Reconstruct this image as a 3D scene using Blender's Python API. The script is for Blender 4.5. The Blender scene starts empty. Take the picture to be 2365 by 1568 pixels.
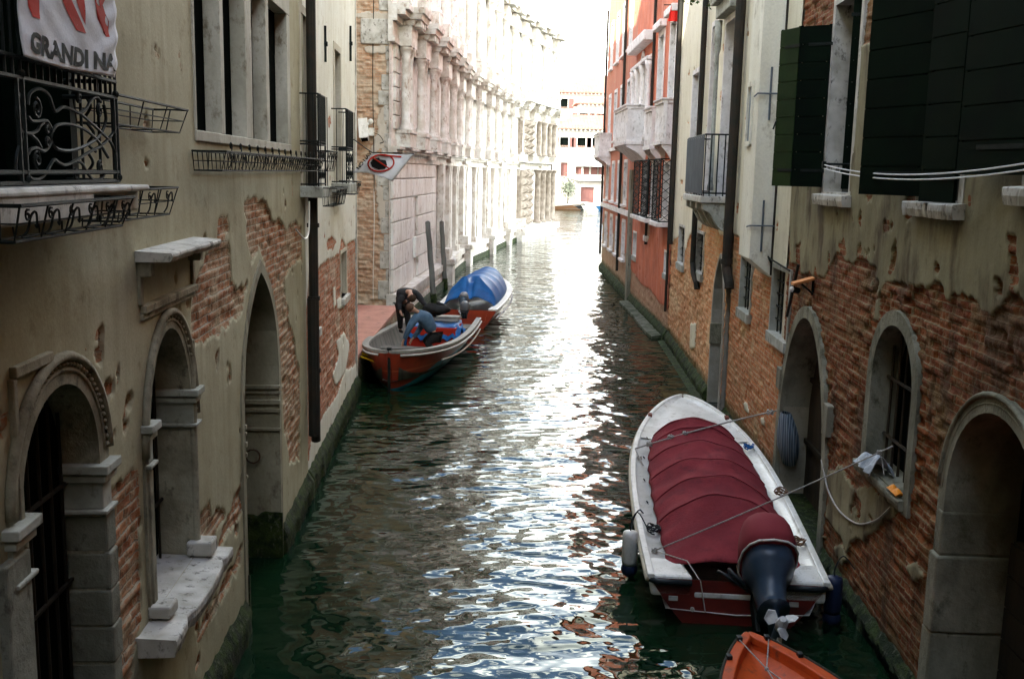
import bpy, bmesh, math, random
import numpy as np
from mathutils import Vector, Matrix
R = math.radians
random.seed(7)
scene = bpy.context.scene

# ------------------------------------------------------------------ camera
FPX, CX, CY, CAMZ = 2332.0, 1182.5, 784.0, 5.0      # lens in pixels of a 2365 px wide picture
YAW, PITCH, ROLL = R(0.741), R(9.385), R(1.2)
_f = Vector((math.sin(YAW)*math.cos(PITCH), math.cos(YAW)*math.cos(PITCH), -math.sin(PITCH)))
_r0 = Vector((math.cos(YAW), -math.sin(YAW), 0)); _u0 = _r0.cross(_f)
_r = _r0*math.cos(ROLL) + _u0*math.sin(ROLL); _u = -_r0*math.sin(ROLL) + _u0*math.cos(ROLL)
CAM = Vector((0, 0, CAMZ))
cd = bpy.data.cameras.new('camera'); co = bpy.data.objects.new('camera', cd)
scene.collection.objects.link(co); scene.camera = co
cd.sensor_width = 36; cd.lens = FPX/2365*36; cd.clip_start = .05; cd.clip_end = 2000
m = Matrix((_r, _u, -_f)).transposed().to_4x4(); m.translation = CAM; co.matrix_world = m

# ------------------------------------------------------------------ sky, sun, exposure
SUN_AZ, SUN_EL = 235.0, 31.0          # degrees clockwise from the canal's axis
scene.view_settings.view_transform = 'Standard'; scene.view_settings.look = 'None'
scene.view_settings.exposure = 3.12; scene.view_settings.gamma = 1
wd = bpy.data.worlds.new('World'); scene.world = wd; wd.use_nodes = True
nt = wd.node_tree; nt.nodes.clear()
def wn(t, **k):
    n = nt.nodes.new(t)
    for a, b in k.items(): setattr(n, a, b)
    return n
out = wn('ShaderNodeOutputWorld'); bg = wn('ShaderNodeBackground')
sky = wn('ShaderNodeTexSky', sky_type='NISHITA', sun_disc=False, sun_elevation=R(SUN_EL), sun_rotation=R(SUN_AZ), air_density=1.0, dust_density=.7, ozone_density=1.2)
tc = wn('ShaderNodeTexCoord'); sp = wn('ShaderNodeSeparateXYZ')
nz = wn('ShaderNodeTexNoise'); nz.inputs['Scale'].default_value = 2.6; nz.inputs['Detail'].default_value = 7; nz.inputs['Roughness'].default_value = .6
mp = wn('ShaderNodeMapping'); mp.inputs['Scale'].default_value = (1, 1, 2.4); mp.inputs['Location'].default_value = (3.1, .4, .2)
r1 = wn('ShaderNodeMapRange'); r1.inputs['From Min'].default_value = .50; r1.inputs['From Max'].default_value = .535
r2 = wn('ShaderNodeMapRange'); r2.inputs['From Min'].default_value = .44; r2.inputs['From Max'].default_value = .20
mx = wn('ShaderNodeMath', operation='MAXIMUM'); mc = wn('ShaderNodeMix', data_type='RGBA')
mc.inputs['B'].default_value = (13.2, 13.6, 12.5, 1)
L = nt.links.new
L(tc.outputs['Generated'], sp.inputs[0]); L(tc.outputs['Generated'], mp.inputs[0]); L(mp.outputs[0], nz.inputs['Vector'])
L(nz.outputs['Fac'], r1.inputs['Value']); L(sp.outputs['Z'], r2.inputs['Value'])
r3 = wn('ShaderNodeMapRange'); r3.inputs['From Min'].default_value = .80; r3.inputs['From Max'].default_value = .50; r3.inputs['To Min'].default_value = .22; L(sp.outputs['Z'], r3.inputs['Value'])
ml = wn('ShaderNodeMath', operation='MULTIPLY'); L(r1.outputs[0], ml.inputs[0]); L(r3.outputs[0], ml.inputs[1]); L(ml.outputs[0], mx.inputs[0]); L(r2.outputs[0], mx.inputs[1]); L(mx.outputs[0], mc.inputs['Factor'])
L(sky.outputs[0], mc.inputs['A']); L(mc.outputs['Result'], bg.inputs['Color']); bg.inputs['Strength'].default_value = .12
L(bg.outputs[0], out.inputs[0])
sl = bpy.data.lights.new('sun', 'SUN'); sl.energy = 2.0; sl.angle = R(.5); sl.color = (1, .96, .88)
so = bpy.data.objects.new('sun', sl); scene.collection.objects.link(so)
to_sun = Vector((math.sin(R(SUN_AZ))*math.cos(R(SUN_EL)), math.cos(R(SUN_AZ))*math.cos(R(SUN_EL)), math.sin(R(SUN_EL))))
so.rotation_euler = (-to_sun).to_track_quat('-Z', 'Y').to_euler(); so.location = (-20, -20, 40)
scene.cycles.max_bounces = 8; scene.cycles.diffuse_bounces = 5; scene.cycles.caustics_reflective = False; scene.cycles.caustics_refractive = False
scene.cycles.use_denoising = True; scene.cycles.sample_clamp_indirect = 8

# ------------------------------------------------------------------ measuring: a picture point onto a surface of the place
def ray(px, py): return _f + _r*((px-CX)/FPX) - _u*((py-CY)/FPX)
def gnd(px, py, z=0.0):
    d = ray(px, py); return CAM + d*((z-CAMZ)/d.z)
def aty(px, py, Y):
    d = ray(px, py); return CAM + d*(Y/d.y)
K = .75559
ZO = dict(a=(0,0,2.24), b=(550,0,2.24), c=(1050,0,2.24), d=(1650,0,2.24), e=(2300,0,2.24), f=(0,650,2.24), g=(500,650,2.24), h=(1050,750,3.137),
          i=(0,1300,2.0238), j=(750,1300,2.0238), l=(1850,1150,3.1533), m=(1850,1500,2.7275), n=(2330,700,2.24), o=(2430,1300,2.0229), p=(1800,600,2.24))
def zd(k, x, y):
    a = ZO[k]; return ((a[0]+x/a[2])*K, (a[1]+y/a[2])*K)

class Wall:
    """a vertical facade plane: s along it away from the camera, z up, o out towards the canal"""
    def __init__(s, a, b, side):
        s.a = Vector((a[0], a[1], 0)); v = Vector((b[0], b[1], 0)) - s.a; s.L = v.length; s.d = v.normalized()
        s.n = Vector((s.d.y, -s.d.x, 0))*side
    def P(s, u, z, o=0): return s.a + s.d*u + s.n*o + Vector((0, 0, z))
    def sz(s, px, py, o=0):
        q = s.a + s.n*o; d = ray(px, py); t = (q-CAM).dot(s.n)/d.dot(s.n); p = CAM + d*t
        return ((p-s.a).dot(s.d), p.z)
    def z(s, k, pts, o=0): return [s.sz(*zd(k, *p), o) for p in pts]
    def at(s, Y): return (Y-s.a.y)/s.d.y

# ------------------------------------------------------------------ objects, things, parts
def tag(o, label=None, cat=None, group=None, kind=None):
    if label: o['label'] = label
    if cat: o['category'] = cat
    if group: o['group'] = group
    if kind: o['kind'] = kind
    return o
def thing(name, label, cat, loc=(0,0,0), rz=0, group=None):
    o = bpy.data.objects.new(name, None); scene.collection.objects.link(o); o.empty_display_size = .3
    o.location = loc; o.rotation_euler = (0, 0, rz); return tag(o, label, cat, group)
def root_of(o):
    while o.parent: o = o.parent
    return o
def copy_tree(o, parent=None):
    c = o.copy(); scene.collection.objects.link(c); c.parent = parent
    for ch in list(o.children): copy_tree(ch, c)
    return c

class MB:
    def __init__(s): s.v = []; s.f = []
    def add(s, vs, fs):
        n = len(s.v); s.v += [Vector(v) for v in vs]; s.f += [tuple(i+n for i in f) for f in fs]; return s
    def hexa(s, c8): return s.add(c8, [(0,1,2,3),(7,6,5,4),(0,4,5,1),(1,5,6,2),(2,6,7,3),(3,7,4,0)])
    def box(s, c, sz, M=None):
        x, y, z = (a/2 for a in sz); c = Vector(c)
        q = [Vector(p) for p in ((-x,-y,-z),(x,-y,-z),(x,y,-z),(-x,y,-z),(-x,-y,z),(x,-y,z),(x,y,z),(-x,y,z))]
        if M: q = [M @ p for p in q]
        return s.hexa([p+c for p in q])
    def wb(s, W, s0, s1, z0, z1, o0, o1, taper=0):
        q = [W.P(a, z0, b) for a, b in ((s0,o0),(s1,o0),(s1,o1),(s0,o1))] + [W.P(a, z1, b) for a, b in ((s0-taper,o0),(s1+taper,o0),(s1+taper,o1+taper),(s0-taper,o1+taper))]
        return s.hexa(q)
    def tube(s, pts, r, n=6, closed=False):
        pts = [Vector(p) for p in pts]; N = len(pts)
        rr = r if hasattr(r, '__len__') else [r]*N
        prev = None; base = len(s.v)
        for i, p in enumerate(pts):
            a = pts[i-1] if (i > 0 or closed) else p; b = pts[(i+1) % N] if (i < N-1 or closed) else p
            t = (b-a).normalized() if (b-a).length > 1e-9 else Vector((0,0,1))
            if prev is None: prev = t.orthogonal().normalized()
            u = (prev - t*prev.dot(t)); u = u.normalized() if u.length > 1e-6 else t.orthogonal().normalized()
            prev = u; w = t.cross(u)
            for k in range(n):
                an = 2*math.pi*k/n; s.v.append(p + (u*math.cos(an)+w*math.sin(an))*rr[i])
        for i in range(N if closed else N-1):
            j = (i+1) % N
            for k in range(n): s.f.append((base+i*n+k, base+i*n+(k+1) % n, base+j*n+(k+1) % n, base+j*n+k))
        if not closed: s.f += [tuple(base+k for k in range(n))[::-1], tuple(base+(N-1)*n+k for k in range(n))]
        return s
    def bar(s, a, b, w=.02, n=4): return s.tube([a, b], w/2 if n > 4 else w*.707, n)
    def prism(s, pts, fa, fb):
        n = len(pts); return s.add([fa(p) for p in pts]+[fb(p) for p in pts],
            [tuple(range(n))[::-1], tuple(range(n, 2*n))] + [(i, (i+1) % n, (i+1) % n+n, i+n) for i in range(n)])
    def loft(s, rings, closed=True, cap=True):
        n = len(rings[0]); base = len(s.v)
        for r_ in rings: s.v += [Vector(p) for p in r_]
        for i in range(len(rings)-1):
            for k in range(n if closed else n-1):
                j = (k+1) % n; s.f.append((base+i*n+k, base+i*n+j, base+(i+1)*n+j, base+(i+1)*n+k))
        if cap and closed: s.f += [tuple(base+k for k in range(n))[::-1], tuple(base+(len(rings)-1)*n+k for k in range(n))]
        return s
    def lathe(s, c, prof, n=10):
        c = Vector(c); return s.loft([[c+Vector((r*math.cos(2*math.pi*k/n), r*math.sin(2*math.pi*k/n), z)) for k in range(n)] for r, z in prof])
    def ball(s, c, r, n=8, m=6, sc=(1,1,1)):
        c = Vector(c)
        return s.loft([[c+Vector((max(.01, math.sin(math.pi*i/m))*r*sc[0]*math.cos(2*math.pi*k/n), max(.01, math.sin(math.pi*i/m))*r*sc[1]*math.sin(2*math.pi*k/n), -math.cos(math.pi*i/m)*r*sc[2])) for k in range(n)] for i in range(m+1)])
    SPLIT = {'strap_hinge', 'pilaster', 'moulding', 'base_block', 'stern_fender', 'hoop_seam', 'thwart', 'rubbing_strake', 'gunwale', 'deck_eyes', 'rope_fairlead', 'transom_deck', 'panel_moulding'}
    def islands(s):
        p = list(range(len(s.v)))
        def fd(a):
            while p[a] != a: p[a] = p[p[a]]; a = p[a]
            return a
        for f in s.f:
            for i in f[1:]: p[fd(i)] = fd(f[0])
        g = {}
        for f in s.f: g.setdefault(fd(f[0]), []).append(f)
        r = []
        for fs_ in g.values():
            ids = sorted({i for f in fs_ for i in f}); mp_ = {a: k for k, a in enumerate(ids)}; b = MB(); b.v = [s.v[i] for i in ids]; b.f = [tuple(mp_[i] for i in f) for f in fs_]; r.append(b)
        return r
    def build(s, name, mat, parent=None, smooth=False, local=False, bevel=0, sub=0, one=False):
        if name in MB.SPLIT and not one:
            for b in s.islands(): o = b.build(name, mat, parent, smooth, local, bevel, sub, True)
            return o
        me = bpy.data.meshes.new(name); off = Vector((0,0,0))
        if parent is not None and not local: off = root_of(parent).location
        me.from_pydata([tuple(v-off) for v in s.v], [], s.f); me.update()
        b = bmesh.new(); b.from_mesh(me); bmesh.ops.recalc_face_normals(b, faces=b.faces); b.to_mesh(me); b.free()
        if smooth: me.shade_smooth()
        me.materials.append(mat)
        o = bpy.data.objects.new(name, me); scene.collection.objects.link(o)
        if parent is not None: o.parent = parent
        if bevel:
            md = o.modifiers.new('bevel', 'BEVEL'); md.width = bevel; md.segments = 2; md.limit_method = 'ANGLE'
        if sub:
            md = o.modifiers.new('sub', 'SUBSURF'); md.levels = sub; md.render_levels = sub
        return o
def grid_mb(nu, nv, fn):
    b = MB(); b.v = [Vector(fn(i/(nu-1), j/(nv-1))) for j in range(nv) for i in range(nu)]
    b.f = [(j*nu+i, j*nu+i+1, (j+1)*nu+i+1, (j+1)*nu+i) for j in range(nv-1) for i in range(nu-1)]; return b

# ------------------------------------------------------------------ materials
class NT:
    def __init__(s, name):
        s.m = bpy.data.materials.new(name); s.m.use_nodes = True; s.t = s.m.node_tree; s.t.nodes.clear()
        s.o = s.n('ShaderNodeOutputMaterial'); s.b = s.n('ShaderNodeBsdfPrincipled'); s.l(s.b.outputs[0], s.o.inputs[0])
    def n(s, t, **k):
        q = s.t.nodes.new(t)
        for a, b in k.items(): setattr(q, a, b)
        return q
    def l(s, a, b): s.t.links.new(a, b)
    def set(s, sock, v):
        if hasattr(v, 'links'): s.l(v, sock)
        elif isinstance(v, tuple) and len(v) == 3 and sock.type == 'RGBA': sock.default_value = (*v, 1)
        else: sock.default_value = v
    def noise(s, vec, sc, det=5, rough=.55):
        q = s.n('ShaderNodeTexNoise'); q.inputs['Scale'].default_value = sc; q.inputs['Detail'].default_value = det; q.inputs['Roughness'].default_value = rough
        if vec is not None: s.l(vec, q.inputs['Vector'])
        return q.outputs['Fac']
    def rng(s, v, a, b, c=0., d=1., smooth=False):
        q = s.n('ShaderNodeMapRange'); 
        if smooth: q.interpolation_type = 'SMOOTHSTEP'
        s.set(q.inputs['Value'], v)
        for k, x in zip(('From Min', 'From Max', 'To Min', 'To Max'), (a, b, c, d)): q.inputs[k].default_value = x
        return q.outputs[0]
    def mix(s, f, a, b, mode='MIX'):
        q = s.n('ShaderNodeMix', data_type='RGBA', blend_type=mode); s.set(q.inputs['Factor'], f); s.set(q.inputs['A'], a); s.set(q.inputs['B'], b); return q.outputs['Result']
    def ma(s, op, a, b=0.):
        q = s.n('ShaderNodeMath', operation=op); s.set(q.inputs[0], a); s.set(q.inputs[1], b); return q.outputs[0]
    def mapv(s, vec, sc=(1,1,1), loc=(0,0,0), rot=(0,0,0)):
        q = s.n('ShaderNodeMapping'); s.l(vec, q.inputs[0]); q.inputs['Scale'].default_value = sc; q.inputs['Location'].default_value = loc; q.inputs['Rotation'].default_value = rot; return q.outputs[0]
    def bump(s, h, st=.3, dist=.02, nrm=None):
        q = s.n('ShaderNodeBump'); q.inputs['Strength'].default_value = st; q.inputs['Distance'].default_value = dist; s.l(h, q.inputs['Height'])
        if nrm is not None: s.l(nrm, q.inputs['Normal'])
        return q.outputs[0]
    def obj(s): return s.n('ShaderNodeTexCoord').outputs['Object']
def mat(name, c1, c2=None, sc=4, rough=.75, bump=.3, bsc=25, metal=0, streak=0, dirt=None, dist=.01, cov=(.4, .6), spec=.2):
    t = NT(name); v = t.obj()
    if streak: v2 = t.mapv(v, (1, 1, streak))
    else: v2 = v
    c = c1
    if c2: c = t.mix(t.rng(t.noise(v2, sc), cov[0], cov[1]), c1, c2)
    if dirt: c = t.mix(t.rng(t.noise(t.mapv(v, (1,1,.6), (5,3,1)), sc*2.3, 8, .7), .55, .68), c, dirt)
    fine = t.noise(v, bsc, 6, .65)
    c = t.mix(1., c, t.mix(fine, (.78,.78,.78), (1.18,1.18,1.18)), 'MULTIPLY')
    t.set(t.b.inputs['Base Color'], c); t.b.inputs['Roughness'].default_value = rough; t.b.inputs['Metallic'].default_value = metal; t.b.inputs['Specular IOR Level'].default_value = spec
    if bump: t.l(t.bump(fine, bump, dist), t.b.inputs['Normal'])
    return t.m
def facade(name, p1, p2, p3, b1, b2, b3, mortar, pale=(.45, .65), moss=.5, ragged=.05, streak=.35, mossc=(.018,.03,.006), soot=None):
    t = NT(name); uv = t.n('ShaderNodeUVMap').outputs[0]; at = t.n('ShaderNodeAttribute', attribute_name='pl').outputs['Fac']
    sp = t.n('ShaderNodeSeparateXYZ'); t.l(uv, sp.inputs[0]); z = sp.outputs[1]
    dn = t.n('ShaderNodeTexNoise'); dn.inputs['Scale'].default_value = 5; dn.inputs['Detail'].default_value = 3; t.l(uv, dn.inputs['Vector'])
    dv = t.n('ShaderNodeVectorMath', operation='MULTIPLY_ADD'); t.l(dn.outputs['Color'], dv.inputs[0]); dv.inputs[1].default_value = (.02,.02,0); t.l(uv, dv.inputs[2])
    br = t.n('ShaderNodeTexBrick'); t.l(dv.outputs[0], br.inputs['Vector']); br.offset = .5
    for k, x in (('Scale', 1), ('Mortar Size', .008), ('Mortar Smooth', .3), ('Brick Width', .26), ('Row Height', .078), ('Bias', -.1)): br.inputs[k].default_value = x
    t.set(br.inputs['Color1'], b1); t.set(br.inputs['Color2'], b2); t.set(br.inputs['Mortar'], mortar)
    fine = t.noise(uv, 38, 5, .65); med = t.noise(uv, 7, 6, .6)
    bc = t.mix(t.rng(t.noise(uv, 1.1, 7, .65), pale[0], pale[1]), br.outputs['Color'], b3)
    bc = t.mix(t.rng(med, .5, .62, 0, .7), bc, b3)
    bc = t.mix(t.rng(t.noise(t.mapv(uv, (1,1,1), (7,2,0)), 14, 4, .6), .56, .66, 0, .65), bc, mortar)
    pc = t.mix(t.rng(t.noise(uv, .7, 8, .6), .36, .64), p1, p2)
    pc = t.mix(t.rng(t.noise(t.mapv(uv, (5, .45, 1)), 1.0, 6, .6), .48, .68, 0, streak), pc, p3)
    pc = t.mix(t.rng(t.noise(t.mapv(uv, (1, .8, 1), (3,9,0)), 4.5, 9, .72), .57, .66, 0, .6), pc, p3)
    edge = t.ma('ADD', at, t.ma('MULTIPLY', t.ma('SUBTRACT', t.noise(uv, 22, 4, .6), .5), ragged))
    f = t.rng(edge, -.004, .004)
    c = t.mix(f, bc, pc)
    c = t.mix(1., c, t.mix(fine, (.74,.74,.74), (1.2,1.2,1.2)), 'MULTIPLY')
    if soot: c = t.mix(t.rng(t.noise(t.mapv(uv, (1.6, .5, 1), (2,2,0)), 1.2, 6, .6), .5, .62, 0, .75), c, soot)
    zz = t.ma('ADD', z, t.ma('MULTIPLY', t.ma('SUBTRACT', med, .5), .5))
    c = t.mix(t.rng(zz, moss+.25, moss, 0, .8, True), c, (mossc[0]*2.2, mossc[1]*1.8, mossc[2]*2))
    c = t.mix(t.rng(zz, moss, moss-.3, 0, 1, True), c, mossc)
    t.set(t.b.inputs['Base Color'], c); t.b.inputs['Roughness'].default_value = .88; t.b.inputs['Specular IOR Level'].default_value = .25
    inv = t.ma('SUBTRACT', 1., f)
    h = t.ma('ADD', t.ma('MULTIPLY', t.ma('MULTIPLY', br.outputs['Fac'], -1.), inv), t.ma('MULTIPLY', fine, t.ma('ADD', t.ma('MULTIPLY', inv, .9), .25)))
    h = t.ma('ADD', h, t.ma('MULTIPLY', med, .6))
    t.l(t.bump(h, .55, .012), t.b.inputs['Normal'])
    return t.m

STONE = mat('istrian_stone', (.40,.405,.36), (.28,.285,.24), 3, .8, .5, 18, dirt=(.10,.09,.07))
STONE_D = mat('dark_stone', (.24,.24,.195), (.15,.15,.115), 3.5, .85, .7, 14, dirt=(.07,.065,.05), dist=.02)
STONE_W = mat('white_stone', (.56,.54,.49), (.34,.32,.27), 5, .75, .6, 20, dirt=(.06,.055,.045), cov=(.38,.66))
STONE_P = mat('palace_stone', (.74,.735,.70), (.64,.61,.56), 1.6, .75, .35, 9, streak=.35, dirt=(.34,.28,.22))
STONE_WB = mat('balcony_stone', (.78,.74,.70), (.62,.57,.52), 3, .75, .4, 14, dirt=(.30,.25,.2), cov=(.4,.7))
STONE_P2 = mat('palace_stone_trim', (.64,.62,.58), (.48,.44,.38), 2.2, .75, .4, 11, dirt=(.26,.18,.13))
DARK = mat('dark_interior', (.003,.0045,.0035), None, 4, .9, 0, spec=.02)
GLASS = mat('dark_glass', (.010,.013,.014), None, 4, .25, 0, spec=.18)
IRON = mat('black_iron', (.007,.010,.009), (.012,.016,.014), 9, .6, .3, 60, spec=.12)
RUST = mat('rusty_iron', (.05,.03,.018), (.09,.045,.02), 8, .85, .5, 60)
PIPE = mat('brown_drainpipe', (.035,.027,.02), (.022,.022,.018), 3, .7, .25, 30, spec=.12)
WOOD_D = mat('dark_wood', (.035,.028,.018), (.02,.018,.014), 3, .8, .4, 30, streak=.1, spec=.1)
WOOD = mat('weathered_wood', (.16,.15,.13), (.10,.095,.085), 5, .85, .5, 30, streak=.08)
GREEN = mat('green_shutter', (.018,.036,.010), (.012,.026,.008), 2, .6, .15, 30, spec=.08)
DKGREEN = mat('black_green_shutter', (.0025,.0075,.0035), (.002,.005,.003), 2, .7, .15, 30, spec=.05)
MOSS = mat('wet_moss', (.006,.012,.002), (.028,.045,.007), 7, .85, 1., 30, dirt=(.10,.10,.07), dist=.03)
CLAY = mat('roof_tile', (.36,.15,.09), (.25,.10,.06), 5, .85, .5, 8)
WHITE = mat('white_gelcoat', (.74,.72,.66), (.62,.60,.53), 3.5, .35, .06, 40, spec=.4, dirt=(.42,.39,.32))
BROWNST = mat('weathered_brown_stone', (.34,.29,.24), (.22,.18,.14), 2.5, .85, .5, 10, dirt=(.12,.09,.07))
ROPE = mat('pale_rope', (.42,.40,.36), (.30,.28,.25), 30, .9, .5, 90)
LEAF = mat('leaf_green', (.05,.09,.025), (.09,.13,.04), 12, .7, .2, 40)
# ------------------------------------------------------------------ walls with relief
def _h(ix, iy, seed):
    h = (ix.astype(np.int64)*374761393 + iy.astype(np.int64)*668265263 + seed*1442695041) & 0x7fffffff
    h = ((h ^ (h >> 13))*1274126177) & 0x7fffffff
    return ((h ^ (h >> 16)) & 0xffff)/65535.
def vno(x, y, seed=0):
    ix = np.floor(x); iy = np.floor(y); fx = x-ix; fy = y-iy; fx = fx*fx*(3-2*fx); fy = fy*fy*(3-2*fy)
    a = _h(ix, iy, seed); b = _h(ix+1, iy, seed); c = _h(ix, iy+1, seed); d = _h(ix+1, iy+1, seed)
    return (a*(1-fx)+b*fx)*(1-fy)+(c*(1-fx)+d*fx)*fy
def fbm(x, y, seed=0, o=4):
    r = 0; a = .5; t = 0
    for i in range(o): r = r+a*vno(x*2**i, y*2**i, seed+i*17); t += a; a *= .5
    return r/t
def sdf(poly, S, Z):
    """signed distance to a polygon, positive inside"""
    d = np.full(S.shape, 1e9); ins = np.zeros(S.shape, bool); n = len(poly)
    for i in range(n):
        ax, ay = poly[i]; bx, by = poly[(i+1) % n]; ex, ey = bx-ax, by-ay
        t = np.clip(((S-ax)*ex+(Z-ay)*ey)/max(ex*ex+ey*ey, 1e-12), 0, 1)
        d = np.minimum(d, np.hypot(S-ax-t*ex, Z-ay-t*ey))
        if abs(ey) > 1e-12: ins ^= ((ay > Z) != (by > Z)) & (S < ex*(Z-ay)/ey+ax)
    return np.where(ins, d, -d)
def axis(spec):
    """[(start, end, step), ...] -> sorted coordinates"""
    r = []
    for a, b, st in spec:
        n = max(1, int(round((b-a)/st))); r += list(np.linspace(a, b, n+1))
    r = np.array(sorted(r)); return r[np.concatenate(([True], np.diff(r) > 1e-4))]
def relief_wall(name, W, ss, zz, holes, mat_, parent, base=1, ops=(), rough=.012, plast=.022, seed=1, rag=.09, lean=0, rough2=None, waves=.012):
    s = axis(ss); z = axis(zz); S, Z = np.meshgrid(s, z)
    pl = np.full(S.shape, 1. if base > 0 else -1.)
    for k, poly in ops:
        d = sdf(poly, S, Z); pl = np.maximum(pl, d) if k == 'p' else np.minimum(pl, -d)
    pl = np.clip(pl, -.6, .6) + (fbm(S*7, Z*7, seed)-.5)*rag*1.6 + (fbm(S*1.6, Z*1.6, seed+5)-.5)*rag
    pl = np.minimum(pl, np.where(pl > 0, (.775-.07*(rough2 is not None)-fbm(S*3.1, Z*3.1, seed+31, 4))*1.2, 1))
    rh, bw = .078, .26
    row = np.floor(Z/rh); off = np.where(row % 2 == 0, bw*.5, 0); col = np.floor((S+off)/bw)
    fx = (S+off)-col*bw; fz = Z-row*rh
    e = np.minimum(np.minimum(fx, bw-fx), np.minimum(fz, rh-fz)); joint = np.clip((e-.004)/.012, 0, 1)
    rg = rough if rough2 is None else rough+(rough2-rough)*np.clip((fbm(S*.5, Z*.5, seed+9, 3)-.42)*6, 0, 1)
    hb = (_h(col, row, seed+3)-.6)*rg*1.9 + (joint-1)*(.004+rg*.22) + (fbm(S*26, Z*26, seed+2, 3)-.5)*rg*1.1 - np.clip(fbm(S*3.3, Z*3.3, seed+7)-.60, 0, 1)*rg*7
    hp = plast + (fbm(S*1.2, Z*1.2, seed+8, 5)-.5)*waves*2
    k = np.clip(pl/.012+.5, 0, 1); o = hb*(1-k)+hp*k
    n = W.n; d = W.d; V = np.empty(S.shape+(3,))
    V[..., 0] = W.a.x+d.x*S+n.x*o; V[..., 1] = W.a.y+d.y*S+n.y*o; V[..., 2] = Z
    off = root_of(parent).location; V -= np.array(off)
    ns, nz_ = len(s), len(z); cs = (s[1:]+s[:-1])/2; cz = (z[1:]+z[:-1])/2; CS, CZ = np.meshgrid(cs, cz)
    keep = np.ones(CS.shape, bool)
    for hpoly in holes:
        a = np.array(hpoly); 
        keep &= ~(sdf(hpoly, CS, CZ) > 0)
    jj, ii = np.nonzero(keep); i0 = jj*ns+ii
    F = np.stack([i0, i0+1, i0+1+ns, i0+ns], 1)
    me = bpy.data.meshes.new(name); nf = len(F)
    me.vertices.add(ns*nz_); me.vertices.foreach_set('co', V.reshape(-1).astype(np.float32))
    me.loops.add(nf*4); me.loops.foreach_set('vertex_index', F.reshape(-1).astype(np.int32))
    me.polygons.add(nf); me.polygons.foreach_set('loop_start', np.arange(0, nf*4, 4, dtype=np.int32)); me.polygons.foreach_set('loop_total', np.full(nf, 4, np.int32))
    me.update(calc_edges=True)
    uvl = me.uv_layers.new(name='UVMap'); fi = F.reshape(-1); uv = np.stack([S.reshape(-1)[fi], Z.reshape(-1)[fi]], 1)
    uvl.data.foreach_set('uv', uv.reshape(-1).astype(np.float32))
    at = me.attributes.new('pl', 'FLOAT', 'POINT'); at.data.foreach_set('value', pl.reshape(-1).astype(np.float32))
    me.shade_smooth(); me.materials.append(mat_); me.validate()
    ob = bpy.data.objects.new(name, me); scene.collection.objects.link(ob); ob.parent = parent
    return ob
def mass(W, s0, s1, h, depth, parent, m, near=True, far=True, rise=1.2, over=.45):
    """the building behind its facade: side walls, back and a tiled roof with eaves"""
    b = MB(); b.wb(W, s0, s1, -1, h-.02, -depth, -1.45)
    if near: b.wb(W, s0, s0+.25, -1, h-.02, -1.44, -.03)
    if far: b.wb(W, s1-.25, s1, -1, h-.02, -1.44, -.03)
    b.build('side_wall', m, parent)
    r = MB(); r.loft([[W.P(s, h, over), W.P(s, h+.12, over+.05), W.P(s, h+rise, -depth/2), W.P(s, h, -depth-.3)] for s in (s0-.05, s1+.05)])
    r.build('roof', CLAY, parent)
def profile(s0, s1, z0, zs, zt=None, kind='rect', n=14, chip=0):
    """outline of an opening, counter-clockwise from its near foot"""
    if kind == 'rect': return [(s0, z0), (s1, z0), (s1, zs), (s0, zs)]
    c = (s0+s1)/2; w = (s1-s0)/2; p = [(s0, z0), (s1, z0)]
    for i in range(n+1):
        if kind == 'gothic':
            k = n//2; a = abs(i-k)/k; a = 1-(1-a)**1.0; u = (1 if i < k else -1)*(math.sin(a*math.pi/2) if False else a)
            g = math.sqrt(max(0, 4-(1+abs(u))**2)/3)
            p.append((c+w*u, zs+(zt-zs)*g))
        else:
            an = math.pi*i/n; p.append((c+w*math.cos(an), zs+(zt-zs)*math.sin(an)))
    return p
def offset_loop(p, d, foot=True):
    """grow a counter-clockwise loop by d; the two feet keep their level when foot is False"""
    n = len(p); q = []
    for i in range(n):
        a = Vector(p[i-1]); b = Vector(p[i]); c = Vector(p[(i+1) % n])
        e1 = (b-a); e2 = (c-b); e1 = e1.normalized() if e1.length > 1e-7 else e2.normalized(); e2 = e2.normalized() if e2.length > 1e-7 else e1
        n1 = Vector((e1.y, -e1.x)); n2 = Vector((e2.y, -e2.x)); m_ = n1+n2; m_ = m_.normalized() if m_.length > 1e-6 else n1
        k = d/max(.45, m_.dot(n1)); v = b+m_*k
        if not foot and i in (0, 1): v = Vector((v.x, b.y))
        q.append((v.x, v.y))
    return q
def ring(b, W, p_in, p_out, o0, o1, back=None):
    """stone surround between two loops, front at o1, sides down to o0; its inner face runs back to 'back'"""
    n = len(p_in); back = o0 if back is None else back
    b.add([W.P(*q, o1) for q in p_in]+[W.P(*q, o1) for q in p_out]+[W.P(*q, o0) for q in p_out]+[W.P(*q, back) for q in p_in]+[W.P(*q, back) for q in p_out],
          [f for i in range(n) for j in [(i+1) % n] for f in ((i, j, n+j, n+i), (n+i, n+j, 2*n+j, 2*n+i), (i, 3*n+i, 3*n+j, j), (3*n+i, 4*n+i, 4*n+j, 3*n+j))])
def opening(W, prof, parent, name='window', fw=.14, depth=.25, proud=.03, stone=None, pane=None, foot=True, frame=True, jamb=None):
    """returns (part, hole for the wall); the part is the pane at the back, its frame a sub-part"""
    outer = offset_loop(prof, fw, foot)
    b = MB(); big = offset_loop(prof, .03, True); b.prism(big, lambda q: W.P(*q, -depth-.03), lambda q: W.P(*q, -depth))
    part = b.build(name, pane or DARK, parent)
    f = MB(); ring(f, W, prof, outer, -.08, proud, -depth); f.build('frame', stone or STONE, part)
    return part, offset_loop(prof, fw*.6, foot)
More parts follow.
